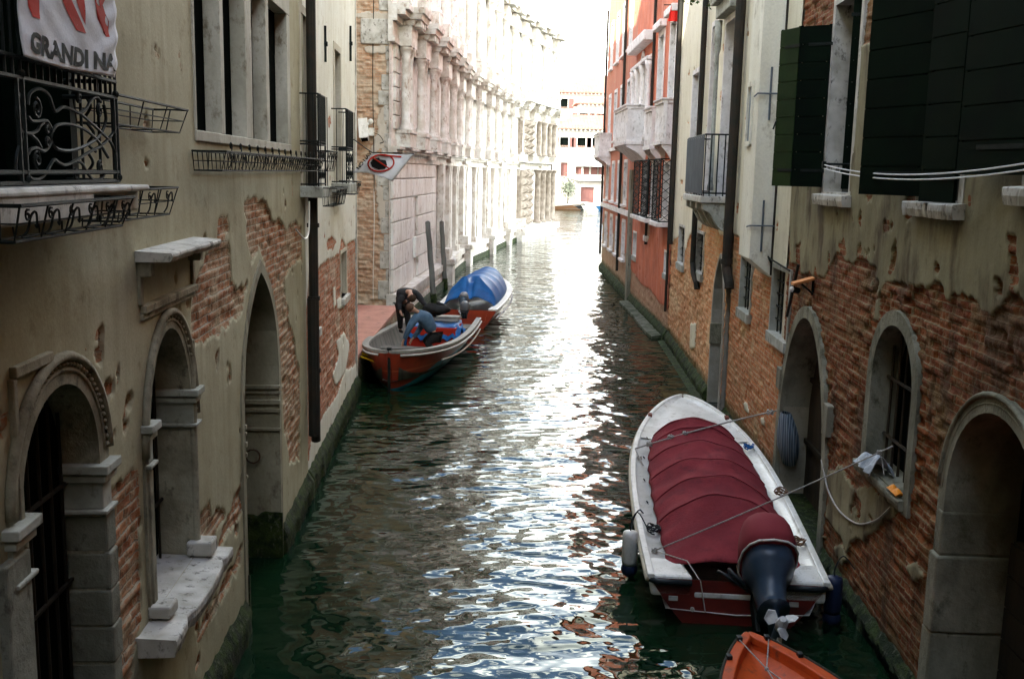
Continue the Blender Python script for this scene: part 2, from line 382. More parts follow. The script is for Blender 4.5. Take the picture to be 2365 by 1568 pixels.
def bars(W, part, prof, nv, zs, r=.012, o=-.12, m=None, zt=None):
    s0 = min(p[0] for p in prof); s1 = max(p[0] for p in prof); z0 = min(p[1] for p in prof); z1 = max(p[1] for p in prof)
    def top(s):
        t = z0; n = len(prof)
        for i in range(n):
            a, b_ = prof[i], prof[(i+1) % n]
            if (a[0]-s)*(b_[0]-s) < 0 or abs(a[0]-s) < 1e-6: 
                if abs(b_[0]-a[0]) > 1e-9: t = max(t, a[1]+(b_[1]-a[1])*(s-a[0])/(b_[0]-a[0]))
        return t
    g = MB()
    for i in range(nv):
        s = s0+(s1-s0)*(i+.5)/nv; g.tube([W.P(s, z0, o), W.P(s, top(s), o)], r, 5)
    for z in zs: g.tube([W.P(s0, z, o+.005), W.P(s1, z, o+.005)], r*1.3, 5)
    return g.build('grille', m or RUST, part)
def rock_slab(W, s0, s1, z0, z1, o0, o1, seed=0, amp=.02, ns=24, tilt=0.):
    """a weathered stone slab with a chipped front edge"""
    rnd = random.Random(seed); b = MB(); rings = []; ns *= 2; chips = [(rnd.random(), .01+.05*rnd.random(), rnd.random()) for _ in range(5)]
    for i in range(ns+1):
        u = i/ns; s = s0+(s1-s0)*u; c = sum(k*max(0, 1-abs(u-p)/w_)**.5 for p, w_, k in chips)*amp*1.3; j = lambda k=1: (rnd.random()-.5)*amp*k*.3
        f = o1-c+amp*.4*math.sin(u*9+seed)
        rings.append([W.P(s, z0+j(), o0), W.P(s, z1, o0), W.P(s, z1-tilt*.6, o0+(o1-o0)*.6), W.P(s, z1-tilt-c*.2, f-.008), W.P(s, z1-tilt-.012-c*.2, f+j(.3)), W.P(s, z0+(z1-z0)*.45+j(.5), f+j(.6)), W.P(s, z0+j(.6)+c*.4, f-.02+j())])
    return b.loft(rings)
def spiral(W, cs, cz, r, turns=1.6, start=0, sgn=1, o=0, n=22):
    return [W.P(cs+sgn*r*(1-.8*i/n)*math.cos(start+turns*2*math.pi*i/n), cz+r*(1-.8*i/n)*math.sin(start+turns*2*math.pi*i/n), o) for i in range(n+1)]
def bez(pts, n=14):
    """smooth curve through points (Catmull-Rom) in 2D or 3D"""
    P_ = [Vector(p) for p in pts]; P_ = [P_[0]*2-P_[1]]+P_+[P_[-1]*2-P_[-2]]; r = []
    for i in range(1, len(P_)-2):
        a, b_, c, d = P_[i-1:i+3]
        for k in range(n):
            t = k/n; r.append(.5*((2*b_)+(c-a)*t+(2*a-5*b_+4*c-d)*t*t+(3*b_-a-3*c+d)*t**3))
    r.append(P_[-2]); return r

# ------------------------------------------------------------------ water and canal bed
def water_mat():
    t = NT('canal_water'); v = t.obj()
    w1 = t.noise(t.mapv(v, (1.0, 1.5, 1), rot=(0,0,R(12))), 1.25, .6, .4)
    w2 = t.noise(t.mapv(v, (1.0, 1.6, 1), (9,4,0), (0,0,R(-18))), 3.1, .6, .4)
    w3 = t.noise(t.mapv(v, (1.0, 1.5, 1), (2,7,0)), 8.5, 0, .5)
    calm = t.rng(t.noise(v, .22, 2), .4, .62, .55, 1.15)
    h = t.ma('ADD', t.ma('ADD', t.ma('MULTIPLY', w1, 1.6), t.ma('MULTIPLY', w2, .60)), t.ma('MULTIPLY', w3, .04))
    h = t.ma('MULTIPLY', h, calm)
    t.l(t.bump(h, 1., .062), t.b.inputs['Normal'])
    c = t.mix(t.rng(t.noise(v, .5, 3), .4, .6), (.0030,.0150,.0065), (.0045,.0155,.0060))
    t.set(t.b.inputs['Base Color'], c); t.b.inputs['Roughness'].default_value = .015; t.b.inputs['IOR'].default_value = 1.333; t.b.inputs['Specular Tint'].default_value = (.86, 1, .9, 1); t.b.inputs['Specular IOR Level'].default_value = .5
    return t.m
w = MB(); w.add([(-160,-60,0),(200,-60,0),(200,420,0),(-160,420,0)], [(0,1,2,3)])
tag(w.build('canal_water', water_mat()), kind='structure')
w = MB(); w.add([(-900,-300,-2.5),(900,-300,-2.5),(900,1500,-2.5),(-900,1500,-2.5)], [(0,1,2,3)])
tag(w.build('canal_bed', mat('mud', (.03,.03,.02), None, 1, .9, .2)), kind='structure')
# ================================================================== LEFT BANK
WA = Wall((-2.0175, -7), (-2.3-.0405*23.0, 23.0), 1)
sPipe = WA.sz(705, 700)[0]; sEnd = WA.sz(822, 700)[0]
M_A = facade('plaster_and_brick_left', (.455,.42,.285), (.325,.295,.185), (.22,.185,.10), (.33,.115,.045), (.42,.19,.085), (.42,.34,.22), (.34,.29,.22), moss=.18, soot=None)
M_B = facade('plaster_and_brick_left_far', (.76,.75,.67), (.66,.63,.52), (.46,.38,.25), (.38,.115,.045), (.44,.155,.07), (.48,.36,.26), (.36,.25,.18), pale=(.52,.62), moss=.18)
PLAST = mat('beige_render', (.34,.31,.24), (.27,.24,.18), 2, .9, .4, 25, dirt=(.2,.15,.09))
PLAST_W = mat('cream_render', (.55,.50,.40), (.46,.41,.31), 2, .9, .4, 25)
A = thing('canal_house', 'beige peeling plaster house on the left with pointed water gate and arched barred windows', 'house', WA.P(9, 0))
holesA = []
# row of four tall openings
zT = WA.sz(*zd('b', 620, 12))[1]
def fs(W, k, x, y): return W.z(k, [(x, y)])[0][0]
rowz = [WA.z('b', [(97, 888)])[0][1], WA.z('b', [(728, 990)])[0][1]]; z0 = sum(rowz)/2
ed = [(97, 270, 890), (293, 441, 922), (485, 583, 955), (603, 728, 980)]
ed = [(fs(WA, 'b', a, y), fs(WA, 'b', b_, y)) for a, b_, y in ed]
sF0 = fs(WA, 'b', 92, 900); sF1 = fs(WA, 'b', 748, 1000)
fr = MB(); zb = WA.z('b', [(748, 1040)])[0][1]
cuts = [sF0-.02]+[x for e in ed for x in e]+[sF1]
for i in range(0, len(cuts), 2): fr.wb(WA, cuts[i], cuts[i+1], z0, zT+.0, -.13, .03)
fr.wb(WA, sF0-.02, sF1, zT, zT+.3, -.13, .032); fr.wb(WA, sF0-.02, sF1, zb, z0, -.13, .034)
part = MB().wb(WA, sF0, sF1, z0-.1, zT+.1, -.20, -.14).build('window', DARK, A)
fr.build('frame', mat('grey_stone_mullions', (.50,.475,.40), (.37,.35,.28), 3, .8, .35, 20, streak=.3, dirt=(.2,.17,.12)), part, bevel=.008)
holesA.append([(sF0+.04, zb+.04), (sF1-.04, zb+.04), (sF1-.04, zT+.24), (sF0+.04, zT+.24)])
# gothic water gate
g0 = fs(WA, 'g', 533, 1300); g1 = fs(WA, 'g', 775, 1300); gs = WA.z('g', [(770, 1050)])[0][1]; gt = WA.z('g', [(645, 410)])[0][1]
pr = profile(g0, g1, -.5, gs, gt, 'gothic', 20)
GATE = mat('gate_reveal_render', (.30,.275,.20), (.20,.18,.12), 2, .9, .5, 20, streak=.4, dirt=(.12,.09,.06))
part, h = opening(WA, pr, A, 'water_gate', .13, 1.15, .035, GATE, DARK, False); holesA.append(h)
mo = MB()
for y, hh, pp in ((1195,.05,.05),(1235,.04,.03),(1300,.06,.05),(1360,.05,.035),(1492,.04,.04)):
    z = WA.z('g', [(770, y)])[0][1]; mo.wb(WA, g1-pp, g1+.02, z-hh/2, z+hh/2, -1.12, .05); mo.wb(WA, g0-.02, g0+pp*.7, z-hh/2, z+hh/2, -1.12, .05)
mo.build('moulding', GATE, part, bevel=.01)
for a_, c_ in ((g1-.03, g1+.03), (g0-.03, g0+.03)):
    d = MB(); n_ = 12; rnd = random.Random(9)
    d.loft([[WA.P(a_, -.5, o_q), WA.P(c_, -.5, o_q), WA.P(c_, .55+.1*rnd.random(), o_q), WA.P(a_, .52+.12*rnd.random(), o_q)] for o_q in np.linspace(-1.13, .05, n_)]); d.build('algae_band', MOSS, part)
d = MB(); d.wb(WA, g0, g1, -.3, .12, -1.1, -.7); d.build('water_step', MOSS, part)
rust = MB(); q = WA.P(g1-.03, WA.z('j', [(60, 400)])[0][1], -.3)
rust.tube([q+Vector((0, -.03, 0))+Vector((.09*math.cos(a), 0, .09*math.sin(a))) for a in np.linspace(0, 6.28, 14)], .012, 5); rust.build('mooring_ring', RUST, part)
# arch one (nearest)
def arch_px(W, k, xl, xr, yf, xa, ya, ys, kf=None):
    kf = kf or k
    s0 = fs(W, kf, xl, yf); s1 = fs(W, kf, xr, yf); zt = W.z(k, [(xa, ya)])[0][1]; zs = W.z(*ys)[0][1]; return s0, s1, zs, zt
a0, a1, azs, azt = arch_px(WA, 'f', 175-55, 645, 1560, 440, 1152, ('f', [(640, 1520)]))
a0 = fs(WA, 'i', 108, 500)
zs1 = max(azs-.12, azt-(a1-a0)*.62)
pr1 = profile(a0, a1, 2.1-1.6, zs1, azt, 'round', 22)
def archivolt(W, part, prof_in, w_, o, r=.03, teeth=0, m=None, z_from=None):
    p = [q for q in offset_loop(prof_in, w_, False)[2:]]
    b = MB()
    b.tube([W.P(*q, o) for q in p], r, 6)
    p2 = [q for q in offset_loop(prof_in, w_*.52, False)[2:]]; b.tube([W.P(*q, o-.01) for q in p2], r*.55, 5)
    if teeth:
        p3 = offset_loop(prof_in, w_*.74, False)[2:]; P3 = [Vector(q) for q in p3]
        L_ = [0]
        for i in range(1, len(P3)): L_.append(L_[-1]+(P3[i]-P3[i-1]).length)
        for k in range(teeth):
            t = L_[-1]*(k+.5)/teeth; i = max(j for j in range(len(L_)-1) if L_[j] <= t); u = (t-L_[i])/(L_[i+1]-L_[i]); q = P3[i].lerp(P3[i+1], u)
            b.ball(W.P(q.x, q.y, o+.0), .026, 6, 4, (.8, .8, .6))
    return b.build('archivolt', m or STONE_D, part, smooth=True)
STA = mat('grey_arch_stone', (.34,.315,.235), (.20,.18,.125), 3, .85, .7, 16, dirt=(.11,.10,.075), dist=.02)
def barred_arch(W, pr_, parent, fw, depth, nv, rails, teeth=0):
    part, h = opening(W, pr_, parent, 'arched_window', fw, depth, .03, STA, DARK, False)
    archivolt(W, part, pr_, fw*.95, .035, .032, teeth, STA)
    bars(W, part, pr_, nv, rails, .012, -depth*.85, WOOD_D)
    return part, h
p1, h = barred_arch(WA, pr1, A, .17, .22, 7, [1.55, 2.35, 3.0], 40); holesA.append(h)
def capital(W, part, s, z, w_, dpt, o_back, side):
    """impost block at a jamb: slab, necking and lower moulding, reaching from the jamb's depth to proud of the wall"""
    b = MB()
    for dz, hh, ex in ((0, .06, .07), (-.06, .05, .045), (-.24, .18, .015), (-.27, .03, .045)):
        s0, s1 = (s-ex, s+w_+ex) if side > 0 else (s-w_-ex, s+ex)
        b.wb(W, s0, s1, z+dz, z+dz+hh-.002, o_back, .03+ex)
    return b.build('capital', STONE, part, bevel=.008)
zc1 = WA.z('i', [(640, 250)])[0][1]
capital(WA, p1, a1, zc1, .13, .2, -.21, 1)
capital(WA, p1, a0, WA.z('i', [(130, 640)])[0][1]+.02, .16, .2, -.15, -1)
rs = MB(); zc0 = zc1-.28
for k in range(9): 
    rr = random.Random(k); z_ = .5+(zc0-.5)*k/9; rs.wb(WA, a1-.012*rr.random(), a1+.155+.01*rr.random(), z_, z_+(zc0-.5)/9-.006, -.215, .055+.02*rr.random())
rs.build('pilaster', STONE_D, p1, bevel=.015)
MB().wb(WA, a0-.30, a0-.01, .5, WA.z('i', [(130, 740)])[0][1], -.15, .06).build('pilaster', STONE_D, p1, bevel=.012)
sl_ = MB(); hz = WA.z('f', [(45, 1100), (300, 1000)]); hs0 = hz[0][0]; hs1 = hz[1][0]
sl_.wb(WA, hs0, hs1+.02, hz[0][1]-.03, hz[0][1]+.03, -.02, .05); sl_.wb(WA, hs0-.03, hs0+.02, 2.5, hz[0][1]-.03, -.02, .045); sl_.build('hood_mould', STA, p1, bevel=.008)
# arch two
b0 = fs(WA, 'f', 990, 1300); b1 = fs(WA, 'i', 1180, 300); bzt = WA.z('f', [(1150, 785)])[0][1]
bzs = bzt-(b1-b0)*.72
bz0 = WA.z('i', [(1190, 800)])[0][1]
pr2 = profile(b0, b1, bz0-.02, bzs, bzt, 'round', 20)
p2_, h = barred_arch(WA, pr2, A, .14, .30, 6, [bz0+.5, bz0+1.15, bz0+1.8], 30); holesA.append(h)
capital(WA, p2_, b1, WA.z('f', [(1300, 1240)])[0][1], .10, .2, -.29, 1)
capital(WA, p2_, b0, WA.z('f', [(960, 1530)])[0][1]+.02, .09, .2, -.15, -1)
q = MB(); q.wb(WA, b1-.005, b1+.10, bz0, WA.z('f', [(1300, 1240)])[0][1]-.28, -.295, .045); q.wb(WA, b0-.09, b0+.004, bz0, WA.z('f', [(960, 1530)])[0][1]-.28, -.295, .045)
q.tube([WA.P(b1+.02, bz0, .03), WA.P(b1+.02, bz0+1.9, .03)], .035, 8); q.build('pilaster', STA, p2_, bevel=.012)
ss0 = fs(WA, 'i', 845, 1160)-.02; ss1 = fs(WA, 'i', 1235, 800)
rock_slab(WA, ss0-.03, ss1+.03, bz0-.17, bz0, -.3, .30, 3, .03, 34, .03).build('sill', STONE_W, p2_)
b = MB(); b.box(WA.P(b1+.03, bz0+.06, .07), (.22, .20, .13)); b.box(WA.P(b0-.05, bz0+.05, .08), (.2, .2, .1)); b.build('base_block', STONE_W, p2_, bevel=.02)
# hood slab and sunk panel above arch two
hw = WA.z('f', [(905, 290)])[0]; hx1 = WA.z('g', [(185, 225)])[0]
rock_slab(WA, hw[0], hx1[0]+.03, hw[1]-.05, hw[1]+.03, -.05, .27, 8, .02, 20, .015).build('hood_slab', STONE_W, A)
pb = WA.z('f', [(950, 670)])[0][1]; q = MB(); q.wb(WA, hw[0]+.06, hx1[0]-.05, pb-.02, pb+.04, 0, .07); q.wb(WA, hw[0]+.06, hx1[0]-.05, pb-.07, pb-.02, 0, .045)
q.wb(WA, hw[0]+.02, hw[0]+.09, pb+.04, hw[1]-.05, 0, .045); q.wb(WA, hx1[0]-.11, hx1[0]-.04, pb+.04, hw[1]-.05, 0, .045)
q.wb(WA, hw[0]+.02, hw[0]+.12, hw[1]-.16, hw[1]-.05, 0, .12); q.wb(WA, hx1[0]-.16, hx1[0]-.06, hw[1]-.16, hw[1]-.05, 0, .12); q.build('panel_moulding', STA, A, bevel=.01)
# plaster losses
gz = lambda pts: WA.z('g', pts)
iz = lambda pts: WA.z('i', pts)
opsA = [('b', gz([(185,925),(178,620),(200,480),(255,340),(345,205),(430,185),(462,450),(490,540),(575,462),(548,600),(530,690),(420,770),(300,885),(270,870)])),
        ('b', gz([(545,-60),(620,-95),(700,-60),(722,10),(760,70),(790,60),(840,115),(880,80),(940,90),(945,340),(870,370),(835,410),(822,520),(850,680),(890,860),(905,1010),(930,1060),(930,1700),(860,1700),(820,1500),(800,1100),(740,560),(650,250),(590,340),(560,150)])),
        ('b', gz([(370,40),(430,30),(440,120),(400,190),(350,200)])),
        ('b', iz([(655,415),(760,345),(850,275),(862,500),(862,1180),(800,1568),(790,1700),(640,1700),(630,900)])),
        ('b', iz([(1185,600),(1210,570),(1240,560),(1282,492),(1300,580),(1365,512),(1390,560),(1320,700),(1290,830),(1190,800)])),
        ('b', iz([(1500,290),(1440,440),(1370,640),(1340,760),(1400,700),(1490,520)])),
        ('b', iz([(1490,720),(1400,900),(1300,1100),(1200,1330),(1240,1340),(1330,1150),(1480,860)])),
        ('p', gz([(845,700),(930,560),(935,960),(900,880)]))]
A['label'] = 'beige peeling plaster house on the left with pointed water gate and arched barred windows'
mass(WA, 0, sPipe, 16, 9, A, PLAST, True, True)
# balcony grille with ornate panel, far left
o_ = .30
gx = [WA.sz(*zd('a', x, 900), o_)[0] for x in (0, 150, 800)]; zp0 = WA.sz(*zd('a', 400, 1250), o_)[1]; zp1 = WA.sz(*zd('a', 400, 590), o_)[1]
sR = WA.sz(*zd('a', 800, 900), o_)[0]; sL = sR-2.0; sP = WA.sz(*zd('a', 165, 900), o_)[0]
op = profile(sL+.1, sR+.02, zp0-.02, zp1+2.4); part, h = opening(WA, op, A, 'balcony_door', .1, .35, .03, DKGREEN, DARK); holesA.append(h)
gr = MB()
for z in (zp0, zp0+.05, zp1, zp1+.09): gr.tube([WA.P(sL, z, o_), WA.P(sR, z, o_), WA.P(sR, z, 0)], .013, 5)
for i in range(26):
    s = sL+(sR-sL)*i/25; gr.tube([WA.P(s, zp1 if i != 25 else zp0, o_), WA.P(s, zp1+2.3, o_)], .009, 5)
for s in (sP, sR, sP-.06, sR-.05): gr.tube([WA.P(s, zp0, o_), WA.P(s, zp1, o_)], .014, 5)
for o in (.2, .1): gr.tube([WA.P(sR, zp0, o), WA.P(sR, zp1+2.3, o)], .009, 5)
def apx(pts, o=o_): return [WA.P(*WA.sz(*zd('a', x, y), o), o) for x, y in pts]
curves = [[(190,720),(205,640),(270,610),(330,650),(360,730),(380,765),(430,735),(490,750),(545,775),(590,745),(620,690),(660,665),(690,700)],
          [(355,905),(390,860),(460,850),(540,870),(610,910),(680,980),(740,1080)], [(355,905),(350,960),(390,1020),(470,1035),(560,1010),(650,960),(700,900),(725,820),(710,720)],
          [(545,775),(620,840),(700,915),(760,980),(790,1060)], [(190,1190),(215,1225),(270,1225),(310,1190),(340,1140),(370,1095),(400,1115),(450,1130),(520,1100),(600,1050),(690,1000),(760,930),(800,860)],
          [(190,1060),(210,1025),(250,1015),(300,1035),(330,1010),(350,965)], [(190,800),(220,830),(280,830),(320,830),(350,880)], [(140,900),(200,915),(250,900),(275,860),(300,840)], [(200,915),(250,960),(280,1015)],
          [(520,1100),(560,1120),(600,1190),(640,1230),(690,1225),(720,1180)], [(105,1180),(110,1080),(130,1000),(150,930),(130,860),(110,760),(130,640)]]
for c in curves: gr.tube(bez(apx(c), 6), .009, 5)
for x, y, r_, st, sg in ((250,745,55,1.5,-1),(255,1090,50,-1.4,-1),(540,670,32,1.5,1),(680,760,34,1.6,1),(520,1195,34,-1.5,1),(685,1150,36,1.5,1),(325,885,26,0,1),(325,975,26,0,1)):
    s, z = WA.sz(*zd('a', x, y), o_); rr = r_/2.24*K/FPX*WA.P(s, z, o_).y
    gr.tube(spiral(WA, s, z, rr*1.3, 1.7, st, sg, o_), .008, 5)
for c in ([(790,870),(760,930),(790,1000),(750,1050)], [(800,1180),(770,1120),(790,1060)], [(790,700),(770,760),(800,830)]):
    gr.tube(bez([WA.P(sR, WA.sz(*zd('a', x, y), .15)[1], .15+(775-x)/90*.1) for x, y in c], 6), .009, 5)
for z, hh in ((zp0, 0), (zp1, 0)):
    for s in (sP, sR): gr.ball(WA.P(s, z+.02, o_), .022, 6, 5)
gr.build('grille', IRON, part)
zsb = WA.sz(*zd('a', 400, 1510), .42)[1]
sb = MB(); sb.wb(WA, sL, sR+.06, zp0-.055, zp0-.02, -.05, .46); sb.wb(WA, sL, sR+.03, zsb, zp0-.056, -.05, .40)
sb.wb(WA, sL, sL+1.15, zsb-.0, zp0-.012, .401, .455); sb.build('balcony_slab', STONE_W, A, bevel=.012)
# ledge of moss along the waterline
def moss_ledge(W, s0, s1, top, out_, parent, seed, name='moss_footing', skip=None):
    rnd = random.Random(seed); b = MB(); n = int((s1-s0)/.12)
    rings = []
    for i in range(n+1):
        s = s0+(s1-s0)*i/n; a = rnd.random()*.05; c = rnd.random()*.05
        rings.append([W.P(s, -.6, -.1), W.P(s, top+.03+a, -.1), W.P(s, top+a, .02), W.P(s, top-.14+c, .05+out_*.5+a*.5), W.P(s, .12+c, out_+c), W.P(s, -.6, out_+.05)])
    return b.loft(rings).build(name, MOSS, parent, smooth=True)
for s0, s1 in ((9.5, g0-.12), (g1+.12, sPipe)): moss_ledge(WA, s0, s1, .36, .07, A, 4)
# drainpipe
def pipe(W, pts, r, parent, m=PIPE, o=.13, collars=()):
    b = MB(); b.tube([W.P(s, z, o) for s, z in pts], r, 10)
    for s, z in collars: b.tube([W.P(s, z-.03, o), W.P(s, z+.03, o)], r*1.3, 10)
    return b.build('drainpipe', m, parent, smooth=False)
zpb = WA.sz(703, 1030)[1]
pipe(WA, [(sPipe+.05, zpb), (sPipe+.02, zpb+.15), (sPipe, zpb+.5), (sPipe, 15.9)], .070, A, collars=[(sPipe, WA.sz(703, y)[1]) for y in (690, 520, 860, 380)])
pp = MB(); pp.tube([WA.P(sPipe-.02, WA.sz(703,1030)[1]+.1, .12), WA.P(sPipe-.02, WA.sz(703,690)[1], .12)], .088, 10); pp.build('pipe_sleeve', PIPE, A)
zfa = [(-.6, -.1, .1), (-.1, 7.6, .026), (7.6, 16, .4)]
relief_wall('wall', WA, [(0, 10.5, .5), (10.5, sPipe, .026)], zfa, holesA, M_A, A, 1, opsA, .014, .014, 3, .10)

# ------------------------------------------------------------------ behind the camera: the bridge it looks from, and an unseen house added to darken the near walls
br_ = thing('stone_bridge', 'low stone footbridge the picture is taken from, across the canal', 'bridge', (0.5, -1.8, 0))
b = MB()
pr_ = [(-2.6,1.6)]+[(-2.6+6.1*i/16, 1.6+1.2*math.sin(math.pi*i/16)) for i in range(17)]+[(3.6,1.6),(3.6,3.35),(0.5,3.55),(-2.6,3.35)]
b.prism(pr_[1:], lambda p: Vector((p[0], -3.4, p[1])), lambda p: Vector((p[0], -.45, p[1]))); b.build('span', STONE_D, br_)
for y in (-3.4, -.65): b = MB(); b.hexa([Vector(q) for q in ((-2.4,y,3.3),(3.3,y,3.3),(3.3,y+.2,3.3),(-2.4,y+.2,3.3),(-2.4,y,4.3),(3.3,y,4.3),(3.3,y+.2,4.3),(-2.4,y+.2,4.3))]); b.build('parapet', STONE, br_, bevel=.02)
hb_ = thing('house', 'unseen tall plain house added behind the footbridge to darken the near canal', 'house', (0, -9.5, 0))
b = MB(); b.box((0, -10, 6.5), (16, 6, 16)); b.build('wall', PLAST, hb_); b = MB(); b.loft([[Vector((x,-13.4,14.5)), Vector((x,-6.7,14.5)), Vector((x,-10,16.3))] for x in (-8.3, 8.3)]); b.build('roof', CLAY, hb_)
# ------------------------------------------------------------------ second house on the left bank
B = thing('canal_house', 'cream house beyond the drainpipe with two iron balconies over washed red brick', 'house', WA.P(sPipe+2, 0))
holesB = []
zt2 = WA.z('b', [(1075, 360)])[0][1]; zf2 = WA.z('b', [(1080, 1245)])[0][1]
def french(k0, k1, z0, z1, rail0, rail1, zr, name):
    pr = profile(k0, k1, z0, z1); part, h = opening(WA, pr, B, 'balcony_door', .12, .30, .03, PLAST_W, DARK); holesB.append(h)
    o = .27; s0, s1 = rail0, rail1; g = MB(); zm = z0+(zr-z0)*.46
    for z in (z0+.03, zm, zm+.04, zr): g.tube([WA.P(s0, z, 0), WA.P(s0, z, o), WA.P(s1, z, o), WA.P(s1, z, 0)], .012, 5)
    n = 13
    for i in range(n): s = s0+(s1-s0)*i/(n-1); g.tube([WA.P(s, zm, o), WA.P(s, zr, o)], .008, 4)
    for s in (s0, s1):
        g.tube([WA.P(s, z0, o), WA.P(s, zr, o)], .014, 5)
        for q in (.1, .2, .3): g.tube([WA.P(s, z0, q), WA.P(s, zr, q)], .008, 4)
    for i in range(4):
        c = s0+(s1-s0)*(i+.5)/4; r_ = (s1-s0)/9
        g.tube(spiral(WA, c, z0+(zm-z0)*.28, r_, 1.5, 1.5, 1, o, 14), .008, 4); g.tube(spiral(WA, c, z0+(zm-z0)*.74, r_, 1.5, -1.5, -1, o, 14), .008, 4)
    g.build('railing', IRON, part)
    sl = MB(); sl.wb(WA, s0-.06, s1+.06, z0-.16, z0, 0, o+.06); sl.build('balcony_slab', STONE, part, bevel=.015)
    return part
zr2 = WA.sz(*zd('b', 1140, 770), .30)[1]
fsB = lambda x, y, o=0: WA.sz(*zd('b', x, y), o)[0]
f20, f21 = fsB(1052, 800), fsB(1092, 800)
r20, r21 = fsB(1150, 900, .30), fsB(1192, 900, .30)
dS = f21-f20
zf1 = WA.sz(*zd('b', 1000, 1275), .30)[1]; zr1 = WA.sz(*zd('b', 1000, 665), .30)[1]
r10, r11 = fsB(962, 900, .30), fsB(1008, 900, .30)
f10 = r10+.15
french(r10+.12, r11-.1, zf1, WA.z('b', [(870, 140)])[0][1], r10, r11, zr1, 'a')
french(max(f20, r20+.1), max(f20, r20+.1)+dS, zf1, zt2, r20, r21+.1, zr1, 'b')
for (x0, x1, yt, yb, nm) in ((1000, 1047, 390, 785, 0), (1214, 1250, 258, 553, 0)):
    s0, s1 = fs(WA, 'g', x0, yb), fs(WA, 'g', x1, yb); zb_, zt_ = WA.z('g', [(x1, yb)])[0][1], WA.z('g', [(x1, yt)])[0][1]
    part, h = opening(WA, profile(s0, s1, zb_, zt_), B, 'window', .07, .22, .012, PLAST_W, mat('boarded_pane', (.16,.14,.10), None, 3, .8, .2)); holesB.append(h)
    MB().wb(WA, s0-.06, s1+.08, zb_-.13, zb_, -.2, .08).build('sill', STONE_W, part, bevel=.01)
an = MB()
for x, y0, y1 in ((982, 180, 425), (1158, 180, 420)):
    a_ = WA.z('b', [(x, y0)])[0]; b_ = WA.z('b', [(x, y1)])[0]; s = (a_[0]+b_[0])/2
    an = MB(); an.tube([WA.P(s, b_[1], .03), WA.P(s, a_[1], .03)], .028, 5); an.tube([WA.P(s, (a_[1]+b_[1])/2, 0), WA.P(s, (a_[1]+b_[1])/2, .07)], .04, 6); an.build('anchor_plate', IRON, B)
opsB = [('b', gz([(990,410),(1045,380),(1120,325),(1200,275),(1215,180),(1250,230),(1270,200),(1330,180),(1330,1000),(1280,1080),(1150,1330),(1010,1530),(990,1700),(900,1700)])),
        ('p', gz([(1100,60),(1180,60),(1170,140),(1130,160),(1110,110)])),
        ('p', gz([(1180,880),(1230,820),(1270,900),(1240,1080),(1180,1180),(1150,1120),(1200,980)])),
        ('p', gz([(1020,1240),(1070,1180),(1060,1260),(1040,1300)])), ('p', gz([(1185,590),(1245,560),(1240,640),(1190,660)])),
        ('p', gz([(1160,520),(1175,500),(1180,640),(1165,660)])),
        ('p', gz([(1240,1080),(1290,1060),(1290,1160),(1180,1330),(1060,1500),(1000,1560),(1100,1380),(1190,1240)])),
        ('b', gz([(1110,200),(1150,160),(1180,200),(1160,260),(1120,250)]))]
relief_wall('wall', WA, [(sPipe, sEnd, .03)], [(-.6, -.1, .1), (-.1, 9.2, .03), (9.2, 16, .4)], holesB, M_B, B, 1, opsB, .01, .013, 11, .06)
mass(WA, sPipe, sEnd, 16, 9, B, PLAST, False, True)
q = MB(); q.wb(WA, sEnd-.10, sEnd+.03, .2, 9.5, -.05, .035); q.build('corner_strip', STONE_W, B)
moss_ledge(WA, sPipe, sEnd, .40, .07, B, 9)

# ------------------------------------------------------------------ landing between the houses
LANDM = mat('red_terrazzo', (.44,.21,.155), (.35,.165,.12), 1.5, .8, .4, 22, dirt=(.16,.11,.08))
BRK = facade('landing_brick', (.3,.27,.2), (.3,.27,.2), (.2,.2,.2), (.24,.12,.07), (.30,.18,.11), (.30,.26,.18), (.2,.17,.13), moss=.3)
ld = thing('landing', 'red terrazzo landing platform on brick beside the boats', 'landing', (-5, 28, 0))
WL = Wall((-3.25, 22.6), (-3.18, 31.5), 1)
b = MB(); b.wb(WL, 0, WL.L, .70, .80, -4.6, .02); b.build('paving', LANDM, ld, bevel=.012)
b = MB(); b.wb(WL, 0, WL.L, -1, .698, -4.5, -.05); b.build('core', PLAST, ld)
relief_wall('brick_face', WL, [(0, WL.L, .04)], [(-.6, .70, .026)], [], BRK, ld, -1, (), .015, .02, 5)

bk = thing('house', 'unseen house set back behind the landing, made tall to block the sun, hidden by the corner of the cream house', 'house', (-12, 28, 0))  # unseen; made tall and brought close to keep sun off the red house
MB().box((-9.6, 27.8, 9), (9, 9.6, 20)).build('wall', PLAST_W, bk); b = MB(); b.loft([[Vector((-14.4,y,19)), Vector((-4.8,y,19)), Vector((-9.6,y,20.8))] for y in (22.8, 32.8)]); b.build('roof', CLAY, bk)
